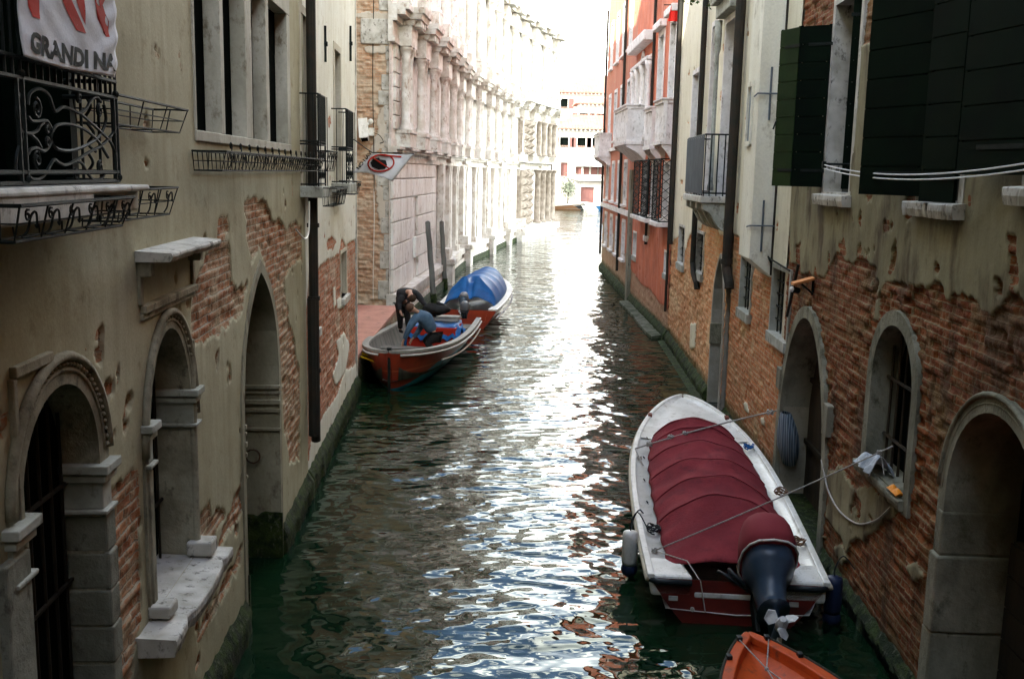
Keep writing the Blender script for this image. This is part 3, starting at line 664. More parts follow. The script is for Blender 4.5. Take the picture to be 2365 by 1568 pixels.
# ------------------------------------------------------------------ white palace
PATH = [(-3.6,33), (-2.8,46), (-2.3,54.5), (-1.15,62.5), (.0,71), (1.5,78), (2.9,83), (3.8,86)]
class Path:
    def __init__(s, pts, n=10):
        q = [Vector((p[0], p[1], 0)) for p in pts[:2]]+bez([(p[0], p[1], 0) for p in pts[1:]], n)[1:]
        s.p = q; s.c = [0]
        for i in range(1, len(q)): s.c.append(s.c[-1]+(q[i]-q[i-1]).length)
        s.L = s.c[-1]
    def P(s, u, z, o=0):
        i = 0
        while i < len(s.p)-2 and s.c[i+1] < u: i += 1
        def nrm(j):
            a = s.p[max(0, j-1)]; b = s.p[min(len(s.p)-1, j+1)]; t = (b-a).normalized(); return Vector((t.y, -t.x, 0))
        t = (u-s.c[i])/(s.c[i+1]-s.c[i]); d = (s.p[i+1]-s.p[i])
        nn = nrm(i).lerp(nrm(i+1), min(1, max(0, t))).normalized()
        return s.p[i]+d*t+nn*o+Vector((0, 0, z))
PP = Path(PATH)
PAL = thing('palace', 'ornate white stone palace with rows of columns and cornices curving along the canal', 'palace', (-3.6, 33, 0))
def strip(b, z0, z1, o0, o1, s0=-.2, s1=None, st=1.4):
    s1 = PP.L if s1 is None else s1; n = max(2, int((s1-s0)/st)); ss = [s0+(s1-s0)*i/n for i in range(n+1)]
    return b.loft([[PP.P(s, z0, o0), PP.P(s, z0, o1), PP.P(s, z1, o1), PP.P(s, z1, o0)] for s in ss])
BAY = 3.55; S0 = 3.4; NB = 15
cent = [S0+BAY*i for i in range(NB)]
ZG0, ZG1, ZC1 = 1.0, 5.25, 5.72         # ground floor columns, string course
ZF0, ZF1, ZC2 = 6.3, 8.75, 10.1         # first floor
ZS0, ZS1, ZC3 = 11.1, 14.9, 16.6
# cell wall with window holes
wl = MB(); wh = .62
se = sorted(set([-.2]+[c+k*wh for c in cent for k in (-1, 1)]+[c+BAY/2 for c in cent]+[PP.L]))
ze = [-1, 1.7, 4.6, ZF0, 8.2, ZS0, 14.4, 17]
wins = []
for i in range(len(se)-1):
    for j in range(len(ze)-1):
        a, c, z0, z1 = se[i], se[i+1], ze[j], ze[j+1]; mid = (a+c)/2
        iswin = any(abs(mid-k) < .3 for k in cent) and j in (1, 3, 5) and c-a < 1.2
        if iswin and j == 1 and mid < 14: iswin = mid > 4 and mid < 5   # blank rusticated ground floor at the near end
        if iswin:
            wins.append((a, c, z0, z1, j)); dd = -.45
            for q4 in ([(a,z0,0),(a,z0,dd),(a,z1,dd),(a,z1,0)], [(c,z0,0),(c,z1,0),(c,z1,dd),(c,z0,dd)], [(a,z0,0),(c,z0,0),(c,z0,dd),(a,z0,dd)], [(a,z1,0),(a,z1,dd),(c,z1,dd),(c,z1,0)]):
                wl.add([PP.P(*p) for p in q4], [(0,1,2,3)])
        else: wl.add([PP.P(a,z0), PP.P(c,z0), PP.P(c,z1), PP.P(a,z1)], [(0,1,2,3)])
wl.build('wall', STONE_P, PAL)
for a, c, z0, z1, j in wins:
    pane = MB().add([PP.P(a-.02,z0,-.44), PP.P(c+.02,z0,-.44), PP.P(c+.02,z1,-.44), PP.P(a-.02,z1,-.44)], [(0,1,2,3)]).build('window', DARK, PAL)
    f = MB(); w_ = .1
    f.hexa([PP.P(*q) for q in ((a-w_,z0-.02,0),(a,z0-.02,0),(a,z0-.02,.07),(a-w_,z0-.02,.07),(a-w_,z1+w_,0),(a,z1+w_,0),(a,z1+w_,.07),(a-w_,z1+w_,.07))])
    f.hexa([PP.P(*q) for q in ((c,z0-.02,0),(c+w_,z0-.02,0),(c+w_,z0-.02,.07),(c,z0-.02,.07),(c,z1+w_,0),(c+w_,z1+w_,0),(c+w_,z1+w_,.07),(c,z1+w_,.07))])
    f.hexa([PP.P(*q) for q in ((a,z1,0),(c,z1,0),(c,z1,.075),(a,z1,.075),(a,z1+w_,0),(c,z1+w_,0),(c,z1+w_,.075),(a,z1+w_,.075))])
    if j != 1:   # balustraded sill block
        f.hexa([PP.P(*q) for q in ((a-.12,z0-.55,0),(c+.12,z0-.55,0),(c+.12,z0-.55,.16),(a-.12,z0-.55,.16),(a-.12,z0+.04,0),(c+.12,z0+.04,0),(c+.12,z0+.04,.2),(a-.12,z0+.04,.2))])
        f.hexa([PP.P(*q) for q in ((a-.2,z1+.16,.0),(c+.2,z1+.16,.0),(c+.2,z1+.16,.16),(a-.2,z1+.16,.16),(a-.2,z1+.30,0),(c+.2,z1+.30,0),(c+.2,z1+.30,.26),(a-.2,z1+.30,.26))])
    f.build('frame', STONE_P2, pane)
def blk(b, s, w_, z0, z1, o0, o1, t=0):
    return b.hexa([PP.P(*q) for q in ((s-w_,z0,o0),(s+w_,z0,o0),(s+w_,z0,o1),(s-w_,z0,o1),(s-w_-t,z1,o0),(s+w_+t,z1,o0),(s+w_+t,z1,o1+t),(s-w_-t,z1,o1+t))])
# string courses running the whole length
for nm, lst in (('plinth', ((-1,.45,-.1,.42),(.45,.72,-.1,.30),(.72,.98,-.1,.46))), ('string_course', ((5.25,5.36,-.05,.13),(5.36,5.56,-.05,.10),(5.56,5.66,-.05,.24),(5.66,5.74,-.05,.34))),
                ('string_course', ((5.74,5.98,-.05,.06),)), ('entablature', ((8.98,9.14,-.05,.16),(9.14,9.62,-.05,.10),(9.62,9.80,-.05,.24))), ('cornice', ((9.80,9.96,-.05,.50),(9.96,10.12,-.05,.62))),
                ('entablature', ((10.12,10.7,-.05,.08),(15.0,15.2,-.05,.2),(15.2,15.9,-.05,.14))), ('cornice', ((15.9,16.2,-.05,.5),(16.2,16.6,-.05,.8)))):
    b = MB()
    for z0, z1, o0, o1 in lst: strip(b, z0, z1, o0, o1)
    b.build(nm, STONE_P2, PAL)
# columns: pairs between the bays on both floors, one mesh each
between = [c-BAY/2 for c in cent]+[cent[-1]+BAY/2]
def column(s, z0, z1, r, o, flut=False):
    b = MB(); c = PP.P(s, 0, o); H = z1-z0
    pr_ = [(r*1.45, z0), (r*1.45, z0+.1), (r*1.2, z0+.1), (r*1.25, z0+.2), (r*1.0, z0+.26), (r*1.0, z0+H*.5), (r*.86, z1-.42), (r*1.0, z1-.38), (r*.9, z1-.34), (r*1.3, z1-.12), (r*1.5, z1-.1), (r*1.5, z1)]
    b.lathe(c, pr_, 10); return b
for i, s in enumerate(between):
    if s < .2: continue
    near = s < 14
    for k in (-.42, .30):
        if not near:
            q = MB(); blk(q, s+k, .21, .98, 1.25, 0, .30); blk(q, s+k, .16, 1.25, 4.75, 0, .20); blk(q, s+k, .17, 4.75, 5.25, .0, .20, .07); q.build('pilaster', STONE_P2, PAL)
        column(s+k, ZF0-.02, 8.98, .15, .30).build('column', STONE_P2, PAL, smooth=True)
        column(s+k, 11.1, 15.0, .19, .28).build('column', STONE_P2, PAL, smooth=True)
    b = MB(); blk(b, s, .72, 5.74, 6.29, -.02, .50); blk(b, s, .76, 6.20, 6.30, -.02, .54); b.build('pedestal', STONE_P2, PAL)
    b = MB(); blk(b, s, .66, 8.98, 9.62, 0, .52); blk(b, s, .70, 9.62, 9.80, 0, .60, .06); blk(b, s, .85, 9.80, 9.97, 0, .86, .05); blk(b, s, .92, 9.97, 10.14, 0, .98, .03)
    for k in (-.4, 0, .4): blk(b, s+k, .09, 9.60, 9.82, .5, .82)
    b.build('ressaut', STONE_P2, PAL)
    b = MB(); blk(b, s, .66, 10.12, 11.1, 0, .52); b.build('ressaut', STONE_P2, PAL); b = MB(); blk(b, s, .62, 15.0, 15.9, 0, .48); blk(b, s, .8, 15.9, 16.62, 0, .9, .08); b.build('ressaut', STONE_P2, PAL)
    if i % 2 == 0: blk(MB(), s, .85, 5.40, 5.75, 0, .30).build('bracket', STONE_P2, PAL)
# bulging masonry: rusticated wall blocks of the near ground floor
rb = MB(); rnd = random.Random(4)
rows = [(1.0, 1.75), (1.75, 2.55), (2.55, 3.3), (3.3, 4.05), (4.05, 4.7), (4.7, 5.25)]
rz = []
for r_, (z0, z1) in enumerate(rows):
    x = -.02
    while x < 10.9:
        w_ = 1.0+.8*rnd.random(); x1 = min(10.9, x+w_)
        if not (4.05 < (x+x1)/2 < 5.3 and z0 < 4.0) and x1-x > .2:
            blk(rb, (x+x1)/2, (x1-x)/2-.02, z0+.025, z1-.015, -.05, .10)
        x = x1
rb.build('rustication', STONE_P, PAL, bevel=.02)
b = MB(); rnd = random.Random(5)
for z in np.arange(6.3, 9.0, .45): blk(b, 1.05, .55, z+.02, z+.43, -.02, .09)
b.build('rustication', STONE_P2, PAL, bevel=.015)
# diamond pier at the far corner
for s in (PP.L-9.2, PP.L-7.4):
    for zz0, zz1, n in ((1.1, 5.2, 7), (6.3, 8.9, 5)):
        b = MB()
        for j in range(n):
            z0 = zz0+(zz1-zz0)*j/n; z1 = zz0+(zz1-zz0)*(j+1)/n; mz = (z0+z1)/2
            b.add([PP.P(s-.85,z0,.35), PP.P(s+.85,z0,.35), PP.P(s+.85,z1,.35), PP.P(s-.85,z1,.35), PP.P(s,mz,.80)], [(0,1,4),(1,2,4),(2,3,4),(3,0,4)])
            b.hexa([PP.P(*q) for q in ((s-.85,z0,0),(s+.85,z0,0),(s+.85,z0,.349),(s-.85,z0,.349),(s-.85,z1,0),(s+.85,z1,0),(s+.85,z1,.349),(s-.85,z1,.349))])
        b.build('diamond_pier', BROWNST, PAL)
for s in (PP.L-5.3, PP.L-3.6, PP.L-1.8, PP.L-.3):
    column(s, 1.1, 5.25, .24, .55).build('column', BROWNST, PAL, smooth=True); column(s, 6.3, 8.98, .2, .55).build('column', BROWNST, PAL, smooth=True)
b = MB(); strip(b, 10.14, 10.25, .2, 1.15, PP.L-11, PP.L, .8); strip(b, 11.0, 11.12, .85, 1.05, PP.L-11, PP.L, .8)
for i in range(36): b.lathe(PP.P(PP.L-11+11*(i+.5)/36, 0, .95), [(.05,10.25),(.085,10.45),(.04,10.75),(.07,11.0)], 6)
b.build('balustrade', STONE_P2, PAL)
b = MB(); strip(b, 5.74, 5.82, .2, .8, PP.L-11, PP.L, .8); strip(b, -1, .5, -.1, .9, PP.L-12, PP.L, .8); strip(b, .5, .95, -.1, 1.15, PP.L-12, PP.L, .8); b.build('stylobate', STONE_P2, PAL)
# piers rising from the water at the foot
for s, w_ in ((12.3, .55), (21.5, .5), (30, .5), (38, .5), (44, .55)):
    b = MB(); blk(b, s, w_, -1, .9, 0, .75); blk(b, s, w_+.07, .9, 1.15, 0, .85); blk(b, s, w_-.08, 1.15, 1.6, 0, .6); blk(b, s, w_-.2, 1.6, 5.3, 0, .30); b.build('pier', STONE_P2, PAL, bevel=.03)
b = MB(); strip(b, -.4, .28, .30, .5); b.build('waterline_stain', MOSS, PAL)
# near side wall in brick with toothed corner stones
WS = Wall((-3.6, 33), (-12, 33), -1)
M_P = facade('palace_side_brick', (.58,.53,.45), (.48,.42,.34), (.36,.28,.2), (.44,.24,.14), (.52,.32,.19), (.56,.46,.34), (.40,.32,.24), moss=.1)
cz = lambda pts: [WS.sz(*zd('c', *p)) for p in pts]
opsP = [('p', cz([(60,90),(460,80),(460,140),(240,160),(110,130)])), ('p', cz([(130,320),(340,300),(345,360),(160,370)])), ('p', cz([(320,520),(345,900),(330,1010),(200,1040),(240,780),(300,700)])),
        ('p', cz([(215,1190),(350,1200),(350,1600),(250,1570),(230,1400)]))]
relief_wall('brick_side', WS, [(0, 3.2, .035), (3.2, 8.4, .5)], [(-.5, 12, .03), (12, 17, .5)], [], M_P, PAL, -1, opsP, .03, .03, 21, .12)
q = MB()
x0, y0 = WS.sz(*zd('c', 430, 310)); x1, y1 = WS.sz(*zd('c', 118, 130)); q.wb(WS, -.02, x1, y0, y1, -.1, .08)
q.build('stone_block', STONE_W, PAL, bevel=.03)
q = MB(); rnd = random.Random(2); z = .8
while z < 15.5:
    h_ = .35+.3*rnd.random(); wq = .12+.3*rnd.random()
    if not (y0-.4 < z < y1): q.wb(WS, -.02, wq, z, z+h_-.02, -.1, .04)
    z += h_
q.build('quoin', STONE_W, PAL, bevel=.02)
b = MB()
pts = [PP.P(s, 0, -1.2) for s in np.linspace(0, PP.L, 24)]
foot = [(p.x, p.y) for p in pts]+[(-9, 96), (-16, 34.2), (-4.6, 33.7)]
b.prism(foot, lambda p: Vector((p[0], p[1], -1)), lambda p: Vector((p[0], p[1], 16.6))); b.build('core', STONE_P, PAL)
b = MB(); foot2 = [(PP.P(s, 0, .1).x, PP.P(s, 0, .1).y) for s in np.linspace(-.1, PP.L, 24)]+[(-9, 97), (-16, 33), (-4, 32.9)]
b.prism(foot2, lambda p: Vector((p[0], p[1], 16.62)), lambda p: Vector((p[0], p[1], 16.8))); b.build('roof', CLAY, PAL)
b = MB(); e = PP.P(PP.L, 0, 0); b.hexa([Vector(p) for p in ((e.x,e.y,-1),(e.x-.4,e.y+.2,-1),(-9,97,-1),(-9,96.4,-1),(e.x,e.y,16.6),(e.x-.4,e.y+.2,16.6),(-9,97,16.6),(-9,96.4,16.6))]); b.build('front_wall', STONE_P, PAL)
# ================================================================== RIGHT BANK
WE = Wall((3.21, -7), (4.756, 20.65), -1)
sEF = WE.at(15.68); sE1 = WE.L
M_E = facade('plaster_and_rough_brick_right', (.27,.245,.145), (.185,.16,.09), (.115,.09,.05), (.155,.036,.009), (.24,.072,.018), (.17,.10,.04), (.21,.15,.085), pale=(.52,.64), moss=.12, ragged=.05, soot=(.05,.028,.014), mossc=(.010,.016,.005))
M_F = facade('cream_plaster_and_brick_right', (.68,.65,.52), (.60,.56,.42), (.40,.34,.24), (.42,.13,.045), (.50,.19,.07), (.48,.32,.17), (.38,.27,.17), pale=(.52,.66), moss=.3)
E_ = thing('brick_house', 'rough brick house on the right under falling grey plaster with dark green shutters', 'house', WE.P(20, 0))
holesE = []
STE = mat('door_stone', (.25,.24,.18), (.12,.115,.08), 2.2, .85, .8, 16, streak=.5, dirt=(.08,.08,.05), dist=.02, cov=(.42,.66))
PANE_E = mat('old_boards', (.045,.033,.02), (.025,.02,.014), 4, .85, .5, 20, streak=.1)
# pointed door by the boat
d1 = fs(WE, 'n', 172, 1000); d0 = fs(WE, 'n', 437, 1200)-.15; d1 = sEF-.18; dt = WE.z('n', [(300, 600)])[0][1]
pr = profile(d0, d1, .05, dt-(d1-d0)*.85, dt, 'round', 22)
pd_, h = opening(WE, pr, E_, 'door', .17, .42, .04, STE, PANE_E, False); holesE.append(h)
b = MB(); z_ = WE.z('n', [(200, 1160)])[0][1]; b.wb(WE, d1-.06, d1+.19, z_, z_+.34, -.42, .07); b.build('block', STE, pd_, bevel=.015)
b = MB(); z_ = WE.z('n', [(430, 1390)])[0][1]; b.wb(WE, d0-.20, d0+.03, z_, z_+.42, -.2, .075); b.build('block', STE, pd_, bevel=.015)
b = MB(); b.wb(WE, d0-.05, d1+.05, -.3, .06, -.42, .02); b.build('step', MOSS, pd_)
b = MB(); 
for z_ in (.9, 1.9): b.wb(WE, d0+.02, d1-.02, z_, z_+.07, -.41, -.37)
b.build('rail', WOOD_D, pd_)
# arched barred window
w1_ = fs(WE, 'n', 768, 1000); w0_ = fs(WE, 'n', 1040, 1200); wt = WE.z('n', [(925, 660)])[0][1]; wzb = WE.z('o', [(650, 415)])[0][1]
wzs = wt-(w1_-w0_)*.5
pr = profile(w0_, w1_, wzb, wzs, wt, 'round', 18)
pw, h = opening(WE, pr, E_, 'arched_window', .16, .28, .035, STE, DARK, True); holesE.append(h)
bars(WE, pw, pr, 6, [wzb+.35, wzb+1.0, wzb+1.65], .016, -.16, PANE_E)
rock_slab(WE, w0_-.05, w1_+.22, wzb-.13, wzb, -.27, .10, 12, .02, 14, .02).build('sill', STE, pw)
# large arch at the lower right
c1 = fs(WE, 'o', 985, 200); ca = WE.z('n', [(1650, 1275)])[0]; c0 = 2*ca[0]-c1-.05
czs = ca[1]-(c1-c0)*.5
pr = profile(c0, c1, -.2, czs, ca[1], 'round', 22)
pc_, h = opening(WE, pr, E_, 'arched_gate', .16, .62, .05, STE, DARK, False); holesE.append(h)
archivolt(WE, pc_, pr, .15, .05, .028, 0, STE)
b = MB(); zz = [WE.z('o', [(930, y)])[0][1] for y in (1330, 800, 505, 370)]
b.wb(WE, c1-.015, c1+.21, -.3, zz[0]-.01, -.6, .075); b.wb(WE, c1-.03, c1+.17, zz[0], zz[1]-.01, -.6, .085); b.wb(WE, c1-.01, c1+.12, zz[1], zz[2]-.01, -.6, .06); b.build('jamb_block', STE, pc_, bevel=.02)
b = MB(); b.wb(WE, c0, c1-.25, -.3, 1.9, -.55, -.48); b.build('board', WOOD_D, pc_)
b = MB()
for i in range(7): b.wb(WE, c0+.02, c1-.25, -.2+i*.3, -.2+i*.3+.285, -.47, -.455)
b.build('planks', WOOD_D, pc_)
# upper windows with shutters
eu = lambda x, y, o=0: WE.sz(*zd('e', x, y), o)
zs1_ = eu(300, 1285)[1]
u1a, u1b = eu(700, 900)[0], eu(530, 900)[0]; zu0 = 4.83; zu1t = 7.25
pu1, h = opening(WE, profile(u1a, u1b+.03, zu0, zu1t), E_, 'window', .11, .22, .025, STONE_W, GLASS); holesE.append(h)
u2a, u2b = eu(1440, 1200)[0], eu(1190, 1200)[0]
pu2, h = opening(WE, profile(u2a, u2b, zu0-.02, 7.5), E_, 'window', .11, .22, .025, STONE_W, GLASS); holesE.append(h)
u3b = WE.at(7.75); u3a = u3b-.9
pu3, h = opening(WE, profile(u3a, u3b, 5.0, 7.6), E_, 'window', .11, .22, .025, STONE_W, GLASS); holesE.append(h)
for part, a_, c_, sd in ((pu1, u1a, u1b, 3), (pu2, u2a, u2b, 5), (pu3, u3a, u3b, 7)):
    zq = zu0 if part != pu3 else 5.0
    rock_slab(WE, a_-.16, c_+.16, zq-.17, zq-.01, -.2, .15, sd, .025, 22, .02).build('sill', STONE_W, part)
    f = MB(); f.wb(WE, (a_+c_)/2-.03, (a_+c_)/2+.03, zq, 7.2, -.2, -.15); f.build('casement', WOOD_D, part)
def shutter(part, hs, o0, w_, ang, z0, z1, m, inner=False, nm='shutter'):
    """one leaf hinged at s=hs, offset o0; ang measured from the wall pointing away from the camera (deg), towards the canal"""
    d = WE.d*math.cos(R(ang))+WE.n*math.sin(R(ang)); nn = WE.d*(-math.sin(R(ang)))+WE.n*math.cos(R(ang)); p0 = WE.P(hs, 0, o0)
    b = MB()
    def bx(x0, x1, za, zb_, t0, t1): b.hexa([p0+d*x+nn*t+Vector((0,0,z)) for x, t, z in ((x0,t0,za),(x1,t0,za),(x1,t1,za),(x0,t1,za),(x0,t0,zb_),(x1,t0,zb_),(x1,t1,zb_),(x0,t1,zb_))])
    n = 9; H = (z1-z0)/n
    for i in range(n): bx(0, w_, z0+i*H, z0+(i+1)*H-.014, -.016, .016)
    for x in (0, w_-.035): bx(x, x+.035, z0, z1, -.019, .010)
    bx(.05, w_-.05, z0+.01, z1-.01, -.008, .008)
    o = b.build(nm, m, part)
    h_ = MB(); b = h_
    for z in (z0+.22, z1-.25): bx(-.02, w_*.7, z-.02, z+.02, .010, .024); bx(-.02, w_*.7, z-.02, z+.02, -.024, -.017)
    h_.build('strap_hinge', IRON, part)
    return o, p0+d*w_
s_, pe = shutter(pu1, u1b+.06, .05, .42, 58, zu0+.06, 7.02, DKGREEN)
hs2 = (pe-WE.a).dot(WE.d); ho2 = (pe-WE.a).dot(WE.n)
s_, pe2 = shutter(pu1, hs2, ho2, .44, 22, zu0+.06, 7.02, GREEN)
k_ = MB(); q = pe2+Vector((0,0,-1.1+7.02-6.02)); q = Vector((pe2.x, pe2.y, 5.75)); k_.tube([q+Vector((.03,-.02,.08)), q+Vector((-.02,-.03,.02)), q+Vector((-.05,-.03,-.08))], .012, 5); k_.build('latch', IRON, pu1)
shutter(pu1, eu(655, 900)[0], .04, .45, 180+72-360, zu0+.05, 7.25, DKGREEN)
shutter(pu2, u2b-.03, .05, .86, 25, zu0+.02, 7.5, DKGREEN)
shutter(pu2, u2a+.02, .05, .52, 14, zu0-.02, 7.5, DKGREEN)
shutter(pu3, u3b, .06, .86, 12, 5.06, 7.6, DKGREEN)
# plaster sheets
nz_ = lambda pts: WE.z('n', pts)
oz_ = lambda pts: WE.z('o', pts)
top = [(WE.at(2), 9), (sE1+1, 9)]
opsE = [('p', nz_([(195,220),(240,240),(262,330),(330,290),(345,330),(430,325),(470,240),(520,160),(560,205),(625,230),(690,165),(730,230),(790,262),(785,470),(800,470),(850,360),(990,372),(1090,415),(1150,400),(1200,345),(1235,380),(1285,485),(1320,430),(1440,462),(1500,540),(1570,600),(1640,540),(1700,470),(1800,490),(2300,600),(2300,-900),(1800,-1200),(195,-1300)])),
        ('b', nz_([(515,100),(560,60),(585,200),(540,170)])), ('b', nz_([(1690,60),(1740,60),(1760,380),(1700,300)])),
        ('p', nz_([(780,480),(805,470),(812,620),(770,640)])), ('p', nz_([(735,380),(760,330),(775,380),(745,420)])),
        ('p', oz_([(215,290),(300,230),(330,330),(380,390),(470,380),(560,420),(640,480),(620,560),(560,590),(500,650),(430,720),(380,700),(330,780),(300,700),(250,640),(200,560),(215,420)])),
        ('p', oz_([(250,740),(300,750),(330,830),(300,860),(255,790)])), ('p', oz_([(700,880),(760,840),(800,930),(740,960)])),
        ('p', oz_([(160,680),(190,690),(190,730),(165,720)])), ('b', nz_([(235,120),(262,100),(275,330),(240,330)]))]
relief_wall('wall', WE, [(0, WE.at(5.8), .5), (WE.at(5.8), sEF, .024)], [(-.6, 0, .1), (0, 7.7, .024), (7.7, 14.5, .4)], holesE, M_E, E_, -1, opsE, .012, .022, 31, .06, rough2=.026, waves=.03)
mass(WE, 0, sEF, 14.5, 10, E_, PLAST, True, True)
moss_ledge(WE, WE.at(8.5), d0-.2, .2, .05, E_, 6); 

# ---- cream house with the chimney breast
F_ = thing('brick_house', 'cream plaster and orange brick house with a chimney breast and iron tie crosses', 'house', WE.P(sEF+1, 0))
holesF = []
def small_win(W, k, x0, x1, yt, yb, parent, holes, fw=.07, sill=.12, dep=.25, m=None, bars_=4, stone=None):
    s0, s1 = sorted((fs(W, k, x0, (yt+yb)/2), fs(W, k, x1, (yt+yb)/2))); xm = (x0+x1)/2
    zb_ = W.z(k, [(xm, yb)])[0][1]; zt_ = W.z(k, [(xm, yt)])[0][1]
    pr_ = profile(s0, s1, zb_, zt_); part, h = opening(W, pr_, parent, 'window', fw, dep, .025, stone or STONE, m or DARK); holes.append(h)
    if bars_: bars(W, part, pr_, bars_, [zb_+(zt_-zb_)*t for t in (.2, .4, .6, .8)], .011, -.08, IRON)
    if sill: MB().wb(W, s0-fw, s1+fw, zb_-sill-fw, zb_-.001, -.1, .07).build('sill', STONE, part, bevel=.01)
    return part, (s0, s1, zb_, zt_)
pf, r_ = small_win(WE, 'n', 68, 186, 280, 745, F_, holesF, .07, .10, .24, bars_=5)
MB().tube(bez([WE.P(r_[1]+.1, r_[3]+.02, .02), WE.P(r_[1]+.05, r_[3]+.16, .10), WE.P(r_[1]-.15, r_[3]+.14, .10), WE.P(r_[0]-.05, r_[3]+.06, .04)], 5), .015, 5).build('awning_rod', IRON, pf)
small_win(WE, 'p', 1042, 1114, 425, 790, F_, holesF, .06, .12, .24, bars_=4)
chs = WE.at(16.75); che = WE.at(17.75); co_ = .40
MB().wb(WE, chs+.9, chs+1.25, 6.4, 7.7, -.02, .012)
opsF = [('b', [(sEF-.3, -1), (sE1+.3, -1), (sE1+.3, 3.62), (sE1-1.2, 3.55), (WE.at(17.5), 3.50), (WE.at(16.6), 3.42), (WE.at(15.6), 3.38), (WE.at(15.2), 3.36), (sEF-.05, 3.6), (sEF-.3, 3.5)]),
        ('b', [(sE1-1.6, 3.0), (sE1+.3, 3.0), (sE1+.3, 3.9), (sE1-1.0, 3.8)]),
        ('p', WE.z('l', [(1340,250),(1375,260),(1390,350),(1350,330)])), ('p', WE.z('l', [(1510,400),(1535,400),(1540,480),(1515,470)]))]
relief_wall('wall', WE, [(sEF, sE1, .028)], [(-.6, 0, .1), (0, 9.2, .028), (9.2, 15, .4)], holesF, M_F, F_, 1, opsF, .011, .02, 41, .04)
mass(WE, sEF, sE1, 16.8, 10, F_, PLAST_W, True, True)
moss_ledge(WE, sEF, sE1, .22, .06, F_, 8)
CHM = mat('cream_chimney_render', (.74,.72,.62), (.66,.63,.52), 1.5, .9, .3, 25, streak=.22, dirt=(.42,.38,.29))
b = MB(); b.hexa([WE.P(chs,3.35,0), WE.P(che,3.35,0), WE.P(che,3.66,co_), WE.P(chs,3.66,co_), WE.P(chs,15,0), WE.P(che,15,0), WE.P(che,15,co_), WE.P(chs,15,co_)])
cb = b.build('chimney_breast', CHM, F_, bevel=.01)
wq = WE.at(17.2); wp_ = MB().wb(WE, wq, wq+.34, 5.6, 6.5, co_-.1, co_+.004).build('window', mat('blue_grey_recess_shade', (.30,.33,.34), (.22,.25,.26), 4, .8, .3), F_)  # flush pane; the bluish shade of a recess is put into its colour
f = MB()
for a_, c_, e_, g_ in ((wq-.05, wq, 5.55, 6.58), (wq+.34, wq+.40, 5.55, 6.58), (wq, wq+.34, 6.5, 6.58), (wq, wq+.34, 5.52, 5.6)): f.wb(WE, a_, c_, e_, g_, co_-.1, co_+.04)
f.build('frame', CHM, wp_)
for zc in (WE.sz(*zd('e', 60, 670), .2)[1], WE.sz(*zd('p', 1105, 180), .2)[1]):
    t = MB(); q = chs-.03; t.tube([WE.P(q, zc-.42, .22), WE.P(q, zc+.42, .22)], .018, 5); t.tube([WE.P(q-.02, zc, .02), WE.P(q-.02, zc, co_+.03), WE.P(q+.25, zc-.03, co_+.03)], .014, 5); t.build('iron_tie', mat('grey_iron', (.10,.12,.14), None, 5, .6, .2), F_)
b = MB(); b.tube([WE.P(chs-.03, 3.4, .03), WE.P(chs-.03, 15, .03)], .022, 6); b.build('cable_pipe', PIPE, F_)
sp_ = sE1-.25
b = MB(); zpj = WE.sz(*zd('p', 935, 450))[1]; b.tube([WE.P(sp_, 15, .16), WE.P(sp_, zpj+.1, .16), WE.P(sp_-.03, zpj-.05, .16), WE.P(sp_-.22, zpj-.32, .12), WE.P(sp_-.25, zpj-.42, .12)], .10, 10); b.tube([WE.P(sp_, zpj+.05, .16), WE.P(sp_, zpj+.15, .16)], .125, 10)
b.build('drainpipe', PIPE, F_)

# ---- cream house with balcony over orange brick
WG = Wall((4.66, 20.65), (5.15, 30.5), -1)
G = thing('brick_house', 'cream and brick house with a screened balcony and dark narrow water gate', 'house', WG.P(3, 0))
holesG = []
M_G = facade('cream_plaster_and_pale_brick', (.76,.71,.56), (.68,.63,.47), (.46,.36,.22), (.50,.18,.065), (.60,.27,.11), (.58,.40,.22), (.40,.28,.16), pale=(.48,.66), moss=.35)
gG1 = fs(WG, 'p', 842, 960); gt_ = WG.z('p', [(915, 425)])[0][1]
pr = profile(.12, gG1, -.4, gt_-1.2, gt_, 'gothic', 16)
pg, h = opening(WG, pr, G, 'water_gate', .08, 1.2, .03, mat('gate_stone', (.36,.34,.29), (.28,.26,.21), 2, .9, .4, 18), DARK, False); holesG.append(h)
b = MB(); z_ = WG.z('p', [(890, 1060)])[0][1]; b.wb(WG, gG1-.05, gG1+.04, z_, z_+.45, -1.15, .05); b.build('moulding', STE, pg)
small_win(WG, 'p', 618, 656, 210, 465, G, holesG, .07, .12, .2, bars_=3, stone=STONE_W)
small_win(WG, 'p', 742, 786, 255, 525, G, holesG, .07, .12, .2, bars_=3, stone=STONE_W)
for s0, s1, z0, z1 in ((WG.at(26.1), WG.at(27.2), 4.55, 7.6), (WG.at(23.3), WG.at(24.2), 4.62, 8.4), (WG.at(21.1), WG.at(22.3), 4.62, 8.2)):
    pr = profile(s0, s1, z0, z1); part, h = opening(WG, pr, G, 'window', .12, .30, .03, STONE_WB, GLASS); holesG.append(h)
    f = MB(); f.wb(WG, (s0+s1)/2-.03, (s0+s1)/2+.03, z0, z1, -.29, -.25); f.wb(WG, s0, s1, z0+(z1-z0)*.6, z0+(z1-z0)*.6+.05, -.21, -.17); f.build('casement', WOOD, part)
    if z0 < 4.6: MB().wb(WG, s0-.15, s1+.15, z0-.15, z0-.001, -.1, .1).build('sill', STONE_W, part, bevel=.01)
b = MB(); b.wb(WG, WG.at(21.0)-.2, WG.at(22.4)+.15, 8.34, 8.6, 0, .22); b.wb(WG, WG.at(21.0)-.15, WG.at(22.4)+.1, 8.6, 8.75, 0, .34); b.build('door_cornice', STONE, G, bevel=.02)
